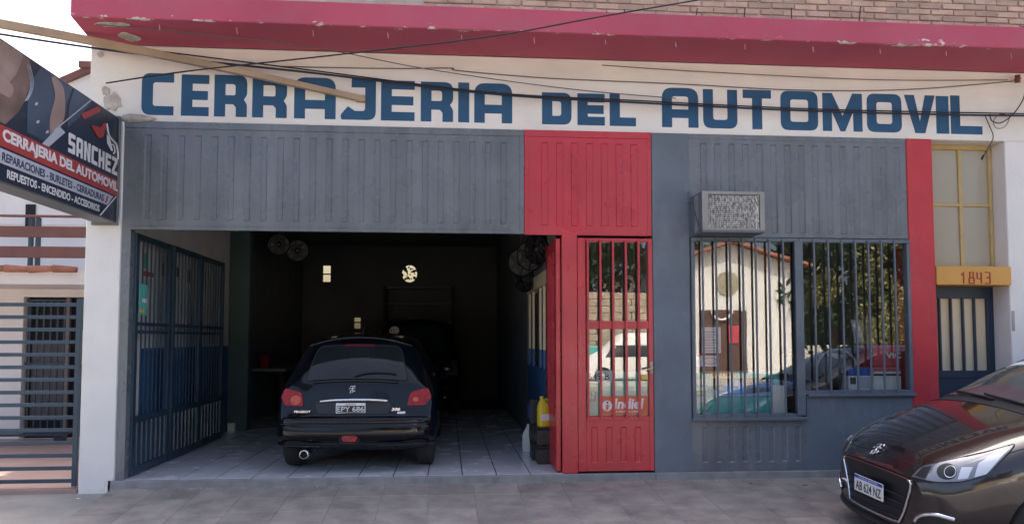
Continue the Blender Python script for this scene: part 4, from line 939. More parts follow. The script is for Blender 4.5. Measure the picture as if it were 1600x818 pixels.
# bumper skin with its rubbing crease and lower fins
bmp = []; prof = [(.03, .262), (.004, .272), (-.010, .292), (-.004, .298), (.004, .304), (-.018, .315), (-.026, .38), (-.024, .455), (-.016, .475), (-.004, .48), (-.010, .492), (-.006, .53), (.006, .552), (.035, .562), (.08, .565)]
NB = 49
for (px_, pz_) in prof:
    for q_ in range(NB):
        t_ = -math.pi / 2 + math.pi * q_ / (NB - 1); c_, s_ = max(math.cos(t_), 0), math.sin(t_); e_ = .42
        bmp.append((.40 * (1 - c_ ** e_) + px_ * (c_ ** .3) , (.800 - max(px_, 0) * .6) * math.copysign(abs(s_) ** .62, s_), pz_))
bo_ = MB().add(bmp, [(i_ * NB + q_, i_ * NB + q_ + 1, (i_ + 1) * NB + q_ + 1, (i_ + 1) * NB + q_) for i_ in range(len(prof) - 1) for q_ in range(NB - 1)])
bo_ = bo_.build('bumper', 'paint_black', h1, smooth=True, world=False)
MB().tube(crom([(.10, .765, .290), (.0, .66, .283), (-.022, .50, .278), (-.022, .32, .272)], 5), [.004] + [.012] * 14 + [.003], 8).build('bumper_fin', 'paint_black', h1, smooth=True, world=False)
MB().tube(crom([(-.022, -.22, .275), (-.022, -.45, .285), (0, -.66, .295), (.10, -.765, .305)], 5), [.003] + [.012] * 14 + [.004], 8).build('bumper_fin', 'paint_black', h1, smooth=True, world=False)
fgl = decal('rear_fog_lamp', 'lamp_red', h1, bv, [(-.12, .345, .02), (-.10, .315, .02), (.02, .315, .02), (.04, .345, .02), (.02, .372, .02), (-.10, .372, .02)], RO, RU, RV, .050, .02)
trim('lamp_bezel', 'black_plastic', h1, bv, [(-.14, .335, .02), (-.11, .30, .02), (.03, .30, .02), (.06, .335, .02), (.02, .375, .02), (-.10, .375, .02)], RO, RU, RV, .006, .046, parent=fgl)
MB().lathe([(.036, -.05), (.043, -.05), (.043, .20), (.036, .20), (.036, -.05)], 20, 'x', (-.03, .475, .205)).build('exhaust_pipe', 'chrome', h1, smooth=True, world=False)
MB().lathe([(.001, -.01), (.035, -.01), (.035, .06)], 16, 'x', (-.03, .475, .205)).build('exhaust_dark', 'dark_void', h1, world=False)
for (x, y) in [(.60, .685), (.60, -.685), (2.95, .685), (2.95, -.685)]: wheel(h1, x, y, .285, .19, 5)
for sd in (-1, 1):                                   # side glass, door mirrors, rear mud flaps
    decal('side_window', 'car_glass', h1, bv, [(-.55, -.16, .05), (1.05, -.18, .03), (.70, .19, .06), (-.25, .19, .08)] if sd < 0 else [(-1.05, -.18, .03), (.55, -.16, .05), (.25, .19, .08), (-.70, .19, .06)], (1.45, sd * .72, 1.08), X if sd < 0 else -X, (0, -sd * .45, .9), .004)
    MB().lathe([(.001, -.10), (.05, -.09), (.075, -.02), (.07, .05), (.03, .09), (.001, .10)], 12, 'y', (2.22, sd * .86, .95)).build('door_mirror', 'paint_black', h1, smooth=True, world=False)
MB().box(.25, .55, -.5, .5, .20, .27).build('underbody', 'black_matte', h1, .02, world=False)
MB().tube(crom([(.60, 1.0 * .0, 1.37), (.60, 0, 1.39), (.75, 0, 1.47)], 3), .006, 6).build('aerial', 'black_matte', h1, world=False)

# ---- dark van deeper in the garage
vn = empty('parked_van', (-.56, 5.7, FZ), R(90), label='dark tall van with a round 110 sticker parked ahead of the hatchback', cat='car')
SV_ = [(s * 1.0, [(y * 1.02, z if z < .6 else .6 + (z - .6) * 1.42) for (y, z) in pts]) for (s, pts) in S206]
vb, bv2 = loft_body('body', 'paint_black', vn, SV_, 1, BW206, (.60, 2.95), .33, .66)
V3 = Vector((.45, 0, .89))
decal('rear_window', 'car_glass', vn, bv2, [(-.56, .04, .08), (.56, .04, .08), (.46, .55, .10), (-.46, .55, .10)], (.16, 0, 1.06), RU, V3, .004)
stk = decal('speed_sticker', 'sign_white', vn, bv2, disc(-.36, .45, .085, 20), (.16, 0, 1.06), RU, V3, .010)
cst = caster(bv2, (.16, 0, 1.06), RU, V3)
text('sticker_lettering', 'plate_black', stk, '110', tuple(cst((-.415, .42), .016)), RU, V3, .11, .06, .001, .01, local=True)
for (x, y) in [(.60, .69), (.60, -.69), (2.95, .69), (2.95, -.69)]: wheel(vn, x, y, .30, .20, 5)
for sd in (-1, 1): decal('tail_lamp', 'fan_dark', vn, bv2, [(sd * .62, .70), (sd * .74, .70), (sd * .73, .95), (sd * .64, .95)], RO, RU, RV, .01)

# ---- brown hatchback parked on the right, seen from its front left
SL = 2.0
h2 = empty('brown_hatchback', (3.24, -1.85, -.212), R(180), label='brown hatchback with chrome grille frame parked in front of the red pilaster', cat='car')
h2.rotation_euler = (R(-2.5), 0, R(180))
S208 = [
 (0.00, [(0, .25), (.32, .25), (.47, .28), (.53, .36), (.54, .46), (.53, .54), (.48, .60), (.38, .635), (.25, .655), (.12, .665), (0, .668)]),
 (0.04, [(0, .20), (.45, .20), (.60, .24), (.665, .35), (.67, .47), (.655, .57), (.60, .64), (.48, .682), (.32, .708), (.15, .722), (0, .726)]),
 (0.12, [(0, .18), (.52, .18), (.69, .22), (.745, .35), (.75, .49), (.735, .62), (.68, .70), (.55, .752), (.37, .783), (.18, .80), (0, .804)]),
 (0.30, [(0, .18), (.58, .18), (.75, .22), (.81, .36), (.82, .53), (.81, .69), (.75, .785), (.60, .84), (.40, .873), (.2, .889), (0, .894)]),
 (0.60, [(0, .18), (.62, .18), (.79, .22), (.85, .36), (.86, .56), (.848, .75), (.79, .875), (.64, .945), (.43, .982), (.2, 1.0), (0, 1.005)]),
 (0.92, [(0, .18), (.64, .18), (.81, .22), (.862, .36), (.87, .57), (.86, .78), (.81, .94), (.67, 1.025), (.45, 1.067), (.2, 1.087), (0, 1.093)]),
 (1.12, [(0, .18), (.64, .18), (.81, .22), (.865, .36), (.87, .57), (.862, .80), (.825, .975), (.70, 1.085), (.48, 1.15), (.22, 1.18), (0, 1.187)]),
 (1.40, [(0, .18), (.64, .18), (.81, .22), (.865, .36), (.87, .58), (.865, .82), (.835, 1.0), (.715, 1.19), (.51, 1.285), (.24, 1.325), (0, 1.335)]),
 (1.80, [(0, .18), (.64, .18), (.81, .22), (.865, .36), (.87, .59), (.867, .83), (.84, 1.02), (.70, 1.28), (.56, 1.41), (.27, 1.465), (0, 1.475)]),
 (2.20, [(0, .18), (.64, .18), (.81, .22), (.865, .36), (.87, .59), (.867, .84), (.84, 1.03), (.685, 1.33), (.575, 1.455), (.28, 1.505), (0, 1.515)]),
 (3.00, [(0, .18), (.64, .18), (.81, .22), (.865, .36), (.87, .60), (.867, .85), (.84, 1.05), (.68, 1.33), (.56, 1.445), (.28, 1.495), (0, 1.505)]),
 (3.60, [(0, .22), (.62, .22), (.79, .26), (.85, .38), (.86, .60), (.85, .83), (.80, 1.02), (.64, 1.25), (.50, 1.35), (.25, 1.395), (0, 1.405)]),
 (3.88, [(0, .26), (.55, .26), (.72, .30), (.79, .40), (.80, .58), (.78, .77), (.72, .90), (.58, 1.01), (.42, 1.06), (.2, 1.08), (0, 1.085)]),
 (3.97, [(0, .30), (.40, .30), (.52, .34), (.60, .42), (.60, .55), (.58, .67), (.53, .75), (.42, .81), (.28, .83), (.14, .84), (0, .84)])]
BW208 = [.10, .12, .13, .12, .08, .04, .05, .04, 0, 0, 0, 0, -.05, -.08]
body2, b2 = loft_body('body', 'paint_brown', h2, S208, -1, BW208, (-.80, -3.34), .345, .70)
FO, FU, FV = (0, 0, 0), Y, Z                        # drawn as seen from the front: a to the viewer's right (the car's left)
gl = [(-.335, .275, .06), (.335, .275, .06), (.455, .575, .05), (.40, .615, .04), (-.40, .615, .04), (-.455, .575, .05)]
gr_ = decal('grille', 'black_plastic', h2, b2, gl, FO, FU, FV, .006, .03, rings=8)
trim('grille_frame', 'chrome', h2, b2, [(-.43, .60), (-.455, .575), (-.41, .45), (-.345, .30), (-.30, .278), (0, .272), (.30, .278), (.345, .30), (.41, .45), (.455, .575), (.43, .60)], FO, FU, FV, .0095, .010, closed=False, parent=gr_)
trim('grille_top_edge', 'maroon', h2, b2, [(-.43, .605), (-.2, .618), (.2, .618), (.43, .605)], FO, FU, FV, .006, .010, closed=False, parent=gr_)
for q in range(4):
    z = .30 + .055 * q; hw = .325 + .11 * (z - .275) / .3
    trim('grille_slat', 'black_matte', h2, b2, [(-hw, z), (0, z), (hw, z)], FO, FU, FV, .007, .012, closed=False, parent=gr_)
decal('grille_brow', 'maroon', h2, b2, [(-.27, .640), (.27, .640), (.25, .662), (-.25, .662)], FO, FU, FV, .004, parent=gr_)
tx = caster(b2, FO, FU, FV)
text('brow_lettering', 'chrome', gr_, 'PEUGEOT', tuple(tx((-.16, .643), .010)), FU, FV, .32, .016, .002, .02, local=True)
p2 = MB().box(.026, .034, -.20, .20, .385, .515).build('number_plate', 'plate_white', h2, .004, world=False)
MB().box(.0345, .0352, -.196, .196, .488, .512).build('plate_band', 'plate_blue', p2, 0, world=False)
text('plate_heading', 'plate_white', p2, 'REPUBLICA ARGENTINA', (.0354, -.13, .4945), Y, Z, .26, .011, .0005, .0, local=True)
text('plate_characters', 'plate_black', p2, 'AB 624 NZ', (.0345, -.175, .402), Y, Z, .35, .068, .001, .012, local=True)
lip = trim('lower_lip', 'black_plastic', h2, b2, [(-.62, .235), (-.35, .215), (0, .21), (.35, .215), (.62, .235)], FO, FU, FV, .030, .004, closed=False)
trim('hood_edge', 'dark_void', h2, b2, [(-.60, .665), (-.48, .695), (-.25, .712), (0, .718), (.25, .712), (.48, .695), (.60, .665)], FO, FU, FV, .0045, .0, closed=False)
HV = (-.9, 0, .25)
for sd in (-1, 1): trim('hood_seam', 'dark_void', h2, b2, [(sd * .60, .10), (sd * .715, .30), (sd * .765, .60), (sd * .80, .98)], (0, 0, .8), (0, 1, 0), (-1, 0, 0), .003, .0, closed=False)
for sd in (): trim('hood_crease', 'paint_brown', h2, b2, [(sd * .17, .10), (sd * .26, .35), (sd * .40, .80)], (0, 0, .8), (0, 1, 0), (-1, 0, 0), .010, -.004, closed=False)
lo = tx((0, .735), .012)
emblem_lion(h2, 'chrome', tuple(lo), Y, (-.7, 0, .7), .115)
for sd in (-1, 1):
    N_ = Vector((.78, sd * .62, .25)); U_ = Vector((0, 0, 1)).cross(N_)
    # a runs to the viewer's right when facing the lamp; f(inner .. outer)
    pts = [(-.225, .0, .012), (-.175, .08, .05), (.03, .155, .06), (.20, .215, .03), (.335, .272, .01), (.325, .235, .02), (.235, .085, .03), (.10, .025, .04), (-.05, .0, .04)]
    lp = [(p[0] * sd, p[1], p[2]) for p in pts]
    if sd > 0: lp = lp[::-1]
    O_ = (-.17, sd * .63, .625)
    hl = decal('headlamp', 'lamp_clear', h2, b2, lp, O_, U_, Z, .007, .02, rings=6)
    trim('headlamp_edge', 'black_plastic', h2, b2, lp, O_, U_, Z, .004, .006, parent=hl)
    decal('lamp_bezel', 'black_plastic', h2, b2, [(p[0] + sd * .015, p[1] + .012) for p in disc(-.012, .062, .062, 20, .048)], O_, U_, Z, .0085, parent=hl)
    decal('lamp_projector', 'car_glass', h2, b2, [(p[0] + sd * .015, p[1] + .012) for p in disc(.01, .062, .032, 18, .032)], O_, U_, Z, .0115, parent=hl)
    trim('projector_ring', 'chrome', h2, b2, [(p[0] + sd * .015, p[1] + .012) for p in disc(.01, .062, .034, 18, .034)], O_, U_, Z, .003, .012, parent=hl)
    decal('lamp_reflector', 'lamp_white', h2, b2, [(sd * p[0], p[1]) for p in ([(.075, .035), (.13, .05), (.15, .12), (.085, .11)] )], O_, U_, Z, .0095, parent=hl)
    decal('lamp_bowl', 'lamp_white', h2, b2, [(sd * p[0], p[1]) for p in [(.165, .06), (.225, .085), (.318, .245), (.235, .20), (.175, .145)]], O_, U_, Z, .011, parent=hl)
    decal('lamp_shroud', 'black_plastic', h2, b2, [(sd * p[0], p[1]) for p in [(-.20, .012), (-.12, .01), (-.10, .09), (-.155, .075)]], O_, U_, Z, .010, parent=hl)
    fl_ = decal('fog_recess', 'black_plastic', h2, b2, [(sd * .50, .265, .03), (sd * .70, .29, .03), (sd * .71, .40, .04), (sd * .54, .385, .04)] if sd > 0 else [(sd * .54, .385, .04), (sd * .71, .40, .04), (sd * .70, .29, .03), (sd * .50, .265, .03)], FO, FU, FV, .006, .02)
    trim('fog_trim', 'chrome', h2, b2, [(sd * .50, .33), (sd * .55, .385), (sd * .64, .412), (sd * .72, .402)], FO, FU, FV, .015, .010, closed=False, parent=fl_)
WN = Vector((-.80, 0, .60))
wl_ = [(-.70, -.03, .06), (.70, -.03, .06), (.535, .83, .08), (-.535, .83, .08)]
ws = decal('windscreen', 'screen_glass', h2, b2, wl_, (-1.04, 0, 1.07), FU, WN, .004, rings=8)
trim('windscreen_seal', 'black_matte', h2, b2, wl_, (-1.04, 0, 1.07), FU, WN, .008, .002, parent=ws)
decal('screen_label', 'paper', h2, b2, [(-.52, .50), (-.20, .53), (-.20, .61), (-.50, .58)], (-1.04, 0, 1.07), FU, WN, .007, parent=ws)
trim('wiper', 'black_matte', h2, b2, [(.62, -.04), (.30, -.03), (.0, -.01), (-.12, .01)], (-1.04, 0, 1.07), FU, WN, .010, .018, closed=False)
trim('wiper', 'black_matte', h2, b2, [(.05, -.05), (-.25, -.02), (-.50, .02)], (-1.04, 0, 1.07), FU, WN, .010, .018, closed=False)
decal('cowl', 'black_matte', h2, b2, [(-.72, -.13, .02), (.72, -.13, .02), (.71, -.03), (-.71, -.03)], (-1.04, 0, 1.07), FU, WN, .0035)
for sd in (-1, 1):
    decal('side_window', 'car_glass', h2, b2, [(-1.25, -.20, .03), (1.0, -.17, .05), (.75, .20, .08), (-.55, .21, .1)] if sd > 0 else [(-1.0, -.17, .05), (1.25, -.20, .03), (.55, .21, .1), (-.75, .20, .08)], (-2.3, sd * .78, 1.12), X * (-sd) * -1 if False else (-X if sd > 0 else X), (0, -sd * .45, .9), .004)
    MB().lathe([(.001, -.11), (.06, -.10), (.085, -.02), (.08, .06), (.03, .10), (.001, .11)], 14, 'y', (-1.68, sd * .93, .98)).build('door_mirror', 'paint_brown', h2, smooth=True, world=False)
    trim('door_seam', 'dark_void', h2, b2, [(0, -.40), (.02, 0), (-.06, .32)], (-1.33, sd * .85, .68), -X if sd > 0 else X, Z, .003, .0, closed=False)
for (x, y) in [(-.80, .735), (-.80, -.735), (-3.34, .735), (-3.34, -.735)]: wheel(h2, x, y, .31, .195, 5)
MB().box(-3.7, -.35, -.62, .62, .17, .24).build('underbody', 'black_matte', h2, .02, world=False)
# ---------------------------------------------------------------- loose things in the garage
def hubcap(c, r, ax, label, sp=7):
    e = empty('wheel_cover', c, label=label, cat='wheel cover', group='wheel covers hung in the garage')
    if ax == 'y': prof = [(.001, -.02), (r * .22, -.022), (r * .30, -.008), (r * .80, .004), (r * .93, -.008), (r, .012), (r * .96, .03)]
    d = MB().lathe(prof, 28, 'y').build('disc', 'cover_black', e, smooth=True, world=False)
    for k in range(sp):
        t = 2 * math.pi * k / sp; c_, s_ = math.cos(t), math.sin(t)
        MB().add([(.25 * r * c_ - .03 * s_, -.02, .25 * r * s_ + .03 * c_), (.25 * r * c_ + .03 * s_, -.02, .25 * r * s_ - .03 * c_), (.90 * r * c_ + .018 * s_, -.014, .90 * r * s_ - .018 * c_), (.90 * r * c_ - .018 * s_, -.014, .90 * r * s_ + .018 * c_),
                  (.25 * r * c_ - .03 * s_, .0, .25 * r * s_ + .03 * c_), (.25 * r * c_ + .03 * s_, .0, .25 * r * s_ - .03 * c_), (.90 * r * c_ + .018 * s_, .0, .90 * r * s_ - .018 * c_), (.90 * r * c_ - .018 * s_, .0, .90 * r * s_ + .018 * c_)],
                 [(0, 1, 2, 3), (7, 6, 5, 4), (0, 4, 5, 1), (1, 5, 6, 2), (2, 6, 7, 3), (3, 7, 4, 0)]).build('spoke', 'cover_grey', d, world=False)
    MB().tube([(0, 0, r * .95), (0, .02, r + .25)], .003, 5).build('hook', 'cable_grey', e, world=False)
    return e
hc = [((.88, 1.55, 2.28), .17, -25, 'wheel cover at the end of the row hung over the right partition window'), ((.95, 1.25, 2.33), .18, -35, 'second wheel cover from the red door in the hung row'),
      ((.985, .95, 2.37), .18, -50, 'wheel cover nearest the red door in the hung row'), ((.97, 2.2, 2.12), .16, -40, 'wheel cover hung lowest and deepest on the right partition'),
      ((-2.55, 4.3, 2.80), .17, 20, 'wheel cover hung left of the pair high beyond the green column'), ((-2.32, 4.55, 2.74), .18, 10, 'wheel cover hung right of the pair high beyond the green column')]
for (c, r, a, lb) in hc:
    e = hubcap(c, r, 'y', lb); e.rotation_euler = (R(8), 0, R(a))
rk = empty('storage_rack', (-.6, 9.2, FZ), label='grey shelving rack against the back wall behind the van', cat='rack')
for x in (-1.35, .1): B('upright', 'black_matte', rk, x, x + .05, 9.0, 9.45, FZ, 2.5)
for z in (.5, 1.1, 1.7, 2.1, 2.45): B('shelf', 'int_dark', rk, -1.30, .10, 9.0, 9.45, z, z + .04)
wbn = empty('work_bench', (-2.7, 5.6, FZ), label='dark work bench along the left garage wall beyond the column', cat='bench')
B('top', 'int_dark', wbn, -3.14, -2.5, 4.7, 7.0, .86, .91)
for (x, y) in [(-3.1, 4.75), (-2.6, 4.75), (-3.1, 6.9), (-2.6, 6.9)]: B('leg', 'black_matte', wbn, x, x + .06, y, y + .06, FZ, .86)
rbx = B('tool_case', 'lamp_red_dark', None, -2.95, -2.80, 4.9, 5.0, .912, 1.12, .01); tag(rbx, 'small red tool case standing on the dark work bench', 'tool case')

# ---------------------------------------------------------------- beam and cables in front of the fascia
bm_ = MB()
p0, p1 = Vector((-.84, -.03, 3.715)), Vector((-4.75, -.42, 4.31))
d = (p1 - p0).normalized(); w = Vector((0, 0, 1)); w = (w - d * w.dot(d)).normalized(); q = d.cross(w)
def ring(p, a, b): return [p + w * a + q * b, p - w * a + q * b, p - w * a - q * b, p + w * a - q * b]
rs = []
for t in [i / 10 for i in range(11)]: rs.append(ring(p0.lerp(p1, t) + w * (.03 * math.sin(t * math.pi)), .026 + .014 * t, .03))
bm_.add([v for r in rs for v in r], [(i * 4 + k, i * 4 + (k + 1) % 4, (i + 1) * 4 + (k + 1) % 4, (i + 1) * 4 + k) for i in range(10) for k in range(4)] + [(0, 1, 2, 3), (43, 42, 41, 40)])
wo = bm_.build('wooden_beam', 'wood_beam', bevel=.004); tag(wo, 'long weathered wooden beam slanting across the painted letters at upper left', 'beam')
wb2 = MB().box(-.90, -.81, -.06, -.001, 3.685, 3.745).build('end_block', 'wood_beam', wo, .006)
def cable(pts, r, m, label, name='cable', k=8):
    o = MB().tube(crom(pts, k), r, 7).build(name, m, smooth=True); return tag(o, label, 'cable')
cable([(-6.0, -.50, 4.35), (-4.4, -.32, 4.18), (-2.92, -.16, 4.05), (-1.30, -.12, 3.93), (.40, -.10, 3.78), (1.85, -.10, 3.73), (3.85, -.10, 3.69), (6.1, -.10, 3.70), (9, -.1, 3.78)], .0105, 'cable_black', 'thick black cable bundle sagging across the whole painted fascia')
cable([(-3.0, -.13, 4.12), (-1.30, -.10, 3.96), (.40, -.08, 3.80), (1.85, -.085, 3.755), (3.85, -.085, 3.715), (6.1, -.085, 3.725)], .007, 'cable_black', 'thinner black cable running just above the thick bundle')
cable([(-3.12, -.35, 3.70), (-2.3, -.55, 3.77), (-1.0, -.80, 3.86), (.4, -1.0, 4.0), (1.5, -1.15, 4.18), (4.2, -1.5, 4.60)], .007, 'cable_black', 'black cable rising from the projecting sign across the canopy to the upper right')
cable([(-1.65, -.02, 4.02), (-.60, -.02, 4.03), (.02, -.03, 4.05), (.10, -.02, 4.03), (1.0, -.02, 3.98), (2.3, -.02, 3.96), (3.6, -.02, 3.93), (4.8, -.02, 3.97), (5.98, -.03, 4.09)], .005, 'cable_grey', 'thin grey wire stapled along the fascia under the canopy')
cable([(-3.15, -.52, 4.175), (-2.2, -.40, 4.16), (-1.2, -.25, 4.12), (-.2, -.12, 4.0), (1.2, -.07, 3.86), (2.3, -.05, 3.80)], .005, 'cable_grey', 'thin grey wire slanting down from the canopy corner over the letters')
cable([(1.55, -.02, 4.13), (2.6, -.03, 4.09), (4.4, -.03, 4.06), (5.9, -.03, 4.10)], .004, 'cable_grey', 'finest wire hanging just below the canopy at right')
cable([(6.05, -.10, 4.13), (6.02, -.10, 3.90), (5.90, -.10, 3.72), (5.76, -.09, 3.62), (5.66, -.09, 3.64), (5.64, -.09, 3.71)], .006, 'cable_black', 'black drop cable looping down from the canopy at far right')
cable([(5.62, -.05, 3.70), (5.66, -.05, 3.60), (5.70, -.05, 3.48), (5.64, -.05, 3.36), (5.58, -.05, 3.27)], .005, 'cable_black', 'loose cable end dangling in front of the frosted window')
MB().tube([(5.585, -.05, 3.28), (5.565, -.05, 3.24)], .011, 7).build('cable_plug', 'cable_black', bpy.data.objects['cable.007'] if 'cable.007' in bpy.data.objects else None)
cable([(5.90, -.06, 3.74), (5.84, -.06, 3.60), (5.74, -.06, 3.57), (5.70, -.06, 3.64), (5.78, -.06, 3.72), (5.9, -.06, 3.70)], .004, 'cable_grey', 'small coil of grey wire near the last painted letter')
cable([(5.2, -.75, 5.5), (5.75, -.45, 4.9), (5.98, -.30, 4.60), (6.02, -.2, 4.30)], .010, 'cable_black', 'black cable coming down to the canopy at the top right corner')
cable([(-9, -1.2, 5.05), (-5.5, -.9, 4.68), (-3.5, -.70, 4.50)], .008, 'cable_grey', 'pale wire crossing the sky to the canopy corner')
ins = MB().lathe([(.001, -.04), (.03, -.035), (.022, -.015), (.034, 0), (.022, .015), (.03, .035), (.001, .04)], 12, 'z', (5.98, -.07, 4.10)).build('insulator', 'maroon', smooth=True); tag(ins, 'small dark red insulator under the canopy at far right', 'insulator')

# ---------------------------------------------------------------- neighbour on the left
nh = empty('neighbour_house', (-6, 4, 0), label='white two storey house with balcony and brown roof edge left of the shop', cat='building')
wall_with_holes('wall', 'white_wall', nh, -16, -3.45, 4.0, 4.2, -.2, 2.24, [(-6.05, -5.12, -.05, 1.97)])
B('upper_wall', 'white_wall', nh, -16, -3.43, 4.6, 9, 2.24, 4.95)
B('side_return', 'white_wall', nh, -3.60, -3.425, .60, 4.0, -.15, 2.9)
bs_ = B('balcony_slab', 'white_wall', nh, -16, -3.43, 2.95, 4.6, 2.08, 2.26, .006)
for i in range(12):
    x = -8.4 + i * .30
    MB().tube([(x, 2.86, 2.268 + .01 * (i % 2)), (x + .285, 2.865, 2.268 + .012 * ((i + 1) % 2))], [.052, .040], 10).build('tile', 'terracotta', bs_)
gb = MB(); gb.add([(-9.5, 4.50, 3.56), (-4.3, 4.50, 6.14), (-4.3, 8, 6.14), (-9.5, 8, 3.56), (-9.5, 4.50, 3.45), (-4.3, 4.50, 6.03), (-4.3, 8, 6.03), (-9.5, 8, 3.45)], [(0, 1, 2, 3), (7, 6, 5, 4), (0, 4, 5, 1), (1, 5, 6, 2), (2, 6, 7, 3), (3, 7, 4, 0)])
gw = MB().prism([(-9.4, 4.57, 3.10), (-4.35, 4.57, 3.10), (-4.35, 4.57, 6.01), (-9.4, 4.57, 3.505)], (0, 3, 0)).build('gable_wall', 'white_wall', nh)
rf = gb.build('roof', 'wood_board', nh)
B('roof_step', 'wood_board', rf, -5.62, -5.1, 4.46, 4.60, 5.50, 5.60)
wd = B('barred_window', 'dark_void', nh, -6.05, -5.12, 4.14, 4.16, -.05, 1.97, 0)
for i in range(6): B('window_bar', 'navy', wd, -6.0 + .095 * i, -5.975 + .095 * i, 4.06, 4.08, 0, 1.93, .002)
for z in (0.0, 1.0, 1.91): B('window_rail', 'navy', wd, -6.04, -5.45, 4.055, 4.085, z, z + .03, .002)
B('window_jamb', 'cable_grey', wd, -5.48, -5.43, 4.03, 4.09, -.05, 1.97, .002)
B('curtain', 'cable_grey', wd, -5.98, -5.55, 4.12, 4.135, .2, 1.3, 0)
B('clay_pot_picture', 'mustard', wd, -5.28, -5.18, 4.11, 4.135, 1.0, 1.5, 0)
B('utility_niche', 'dark_void', nh, -6.36, -6.22, 4.55, 4.565, 2.95, 3.4, 0)
fl2 = MB().box(-16, -3.44, .16, 4.0, -.3, -.045).build('porch_floor', 'terracotta_floor'); tag(fl2, kind='structure')
bc = empty('porch_bench', (-5.6, 3.4, -.04), label='low metal bench frame on the terracotta porch behind the slatted gate', cat='bench')
B('seat', 'navy', bc, -6.3, -5.15, 3.3, 3.6, .02 + .05, .10, .003)
for x in (-6.2, -5.25): B('leg', 'navy', bc, x, x + .04, 3.32, 3.58, -.045, .07, .002)
rl = empty('balcony_railing', (-6, 2.95, 2.26), label='balcony railing of brown boards on dark posts above the porch', cat='railing')
for (z0, z1) in ((2.43, 2.58), (2.70, 2.845)): B('board', 'wood_board', rl, -12, -3.5, 2.97, 3.0, z0, z1, .003)
B('top_rail', 'wood_board', rl, -12, -3.5, 2.96, 3.01, 2.965, 2.995, .003)
for x in (-7.4, -5.50, -5.41, -3.9): B('post', 'gate_navy', rl, x, x + .05, 3.0, 3.05, 2.26, 2.964, .003)
ng = empty('slat_gate', (-4.2, .1, -.05), label='low gate of dark horizontal slats left of the white pillar', cat='gate')
for i in range(15):
    z = -.005 + i * .1185; B('slat', 'gate_navy', ng, -7.5, -3.52, .09, .12, z + .02, z + .055, .003)
B('post', 'gate_navy', ng, -3.52, -3.475, .085, .125, -.02, 1.745, .003)
B('post', 'gate_navy', ng, -6.0, -5.955, .085, .0895, -.02, 1.745, .001)
B('gate_sill', 'terracotta_floor', nh, -9, -3.44, .02, .16, -.3, -.03)

# ---------------------------------------------------------------- across the street (seen in the window panes)
ch = empty('chapel', (13.1, -27, -.2), label='white gabled chapel across the street mirrored in the shop window', cat='building')
MB().prism([(9.6, -27, -.2), (9.6, -27, 4.75), (13.1, -27, 5.75), (16.3, -27, 4.83), (16.3, -27, -.2)], (0, -12, 0)).build('wall', 'church_white', ch)
ro = MB(); ro.add([(9.0, -26.5, 4.72), (13.1, -26.5, 5.92), (16.9, -26.5, 4.83), (16.9, -39, 4.83), (13.1, -39, 5.92), (9.0, -39, 4.72), (9.0, -26.5, 4.6), (13.1, -26.5, 5.78), (16.9, -26.5, 4.70), (16.9, -39, 4.70), (13.1, -39, 5.78), (9.0, -39, 4.6)],
   [(0, 1, 4, 5), (1, 2, 3, 4), (6, 11, 10, 7), (7, 10, 9, 8), (0, 6, 7, 1), (1, 7, 8, 2), (2, 8, 9, 3), (3, 9, 10, 4), (4, 10, 11, 5), (5, 11, 6, 0)])
ro.build('roof', 'terracotta', ch)
print_shape('round_window', 'church_stone', ch, [disc(-12.95, 3.97, .55, 32)], (0, -26.99, 0), -X, Z, .05)
B('door', 'chapel_door', ch, 11.6, 13.8, -26.99, -26.9, -.2, 2.7)
B('door_notice', 'box_red', ch, 12.9, 13.4, -26.88, -26.85, 1.2, 2.0)
MB().tube([(12.6 + .5 * math.cos(t), -26.85, 2.75 + .5 * math.sin(t)) for t in [math.pi + k * math.pi / 12 for k in range(13)]], .06, 6).build('door_arch', 'church_white', ch)
hw_ = empty('stone_wall', (7, -26, -.2), label='pale stone wall across the street mirrored in the red door', cat='wall')
for j in range(12):
    for i in range(9):
        B('stone', 'stone_wall', hw_, -4 + i * 1.5 + (.7 if j % 2 else 0), -2.53 + i * 1.5 + (.7 if j % 2 else 0), -25.6, -25.2, -.2 + j * .3, .085 + j * .3, .02)
vw = empty('white_van', (7.4, -22.5, -.2), label='white van parked across the street mirrored in the red door glass', cat='van')
SW = [(s * 1.15, [(y * 1.05, z if z < .6 else .6 + (z - .6) * 1.7) for (y, z) in pts]) for (s, pts) in S206]
vwb, bv4 = loft_body('body', 'church_white', vw, SW, 1, BW206, (.75, 3.4), .36, .66)
vw.rotation_euler = (0, 0, R(180)); vw.location = (9.2, -21.5, -.33)
for (x, y) in [(.75, .70), (.75, -.70), (3.4, .70), (3.4, -.70)]: wheel(vw, x, y, .33, .2, 5)
for sd in (-1, 1): decal('side_window', 'car_glass', vw, bv4, [(-1.2, -.2, .05), (1.3, -.2, .05), (1.0, .25, .1), (-1.0, .25, .1)], (2.0, sd * .75, 1.25), X if sd < 0 else -X, (0, -sd * .35, .9), .01)
gbx = B('green_dumpster', 'teal', None, 5.0, 7.4, -24.9, -24.0, -.2, 1.1, .04); tag(gbx, 'green refuse bin by the stone wall across the street', 'bin')
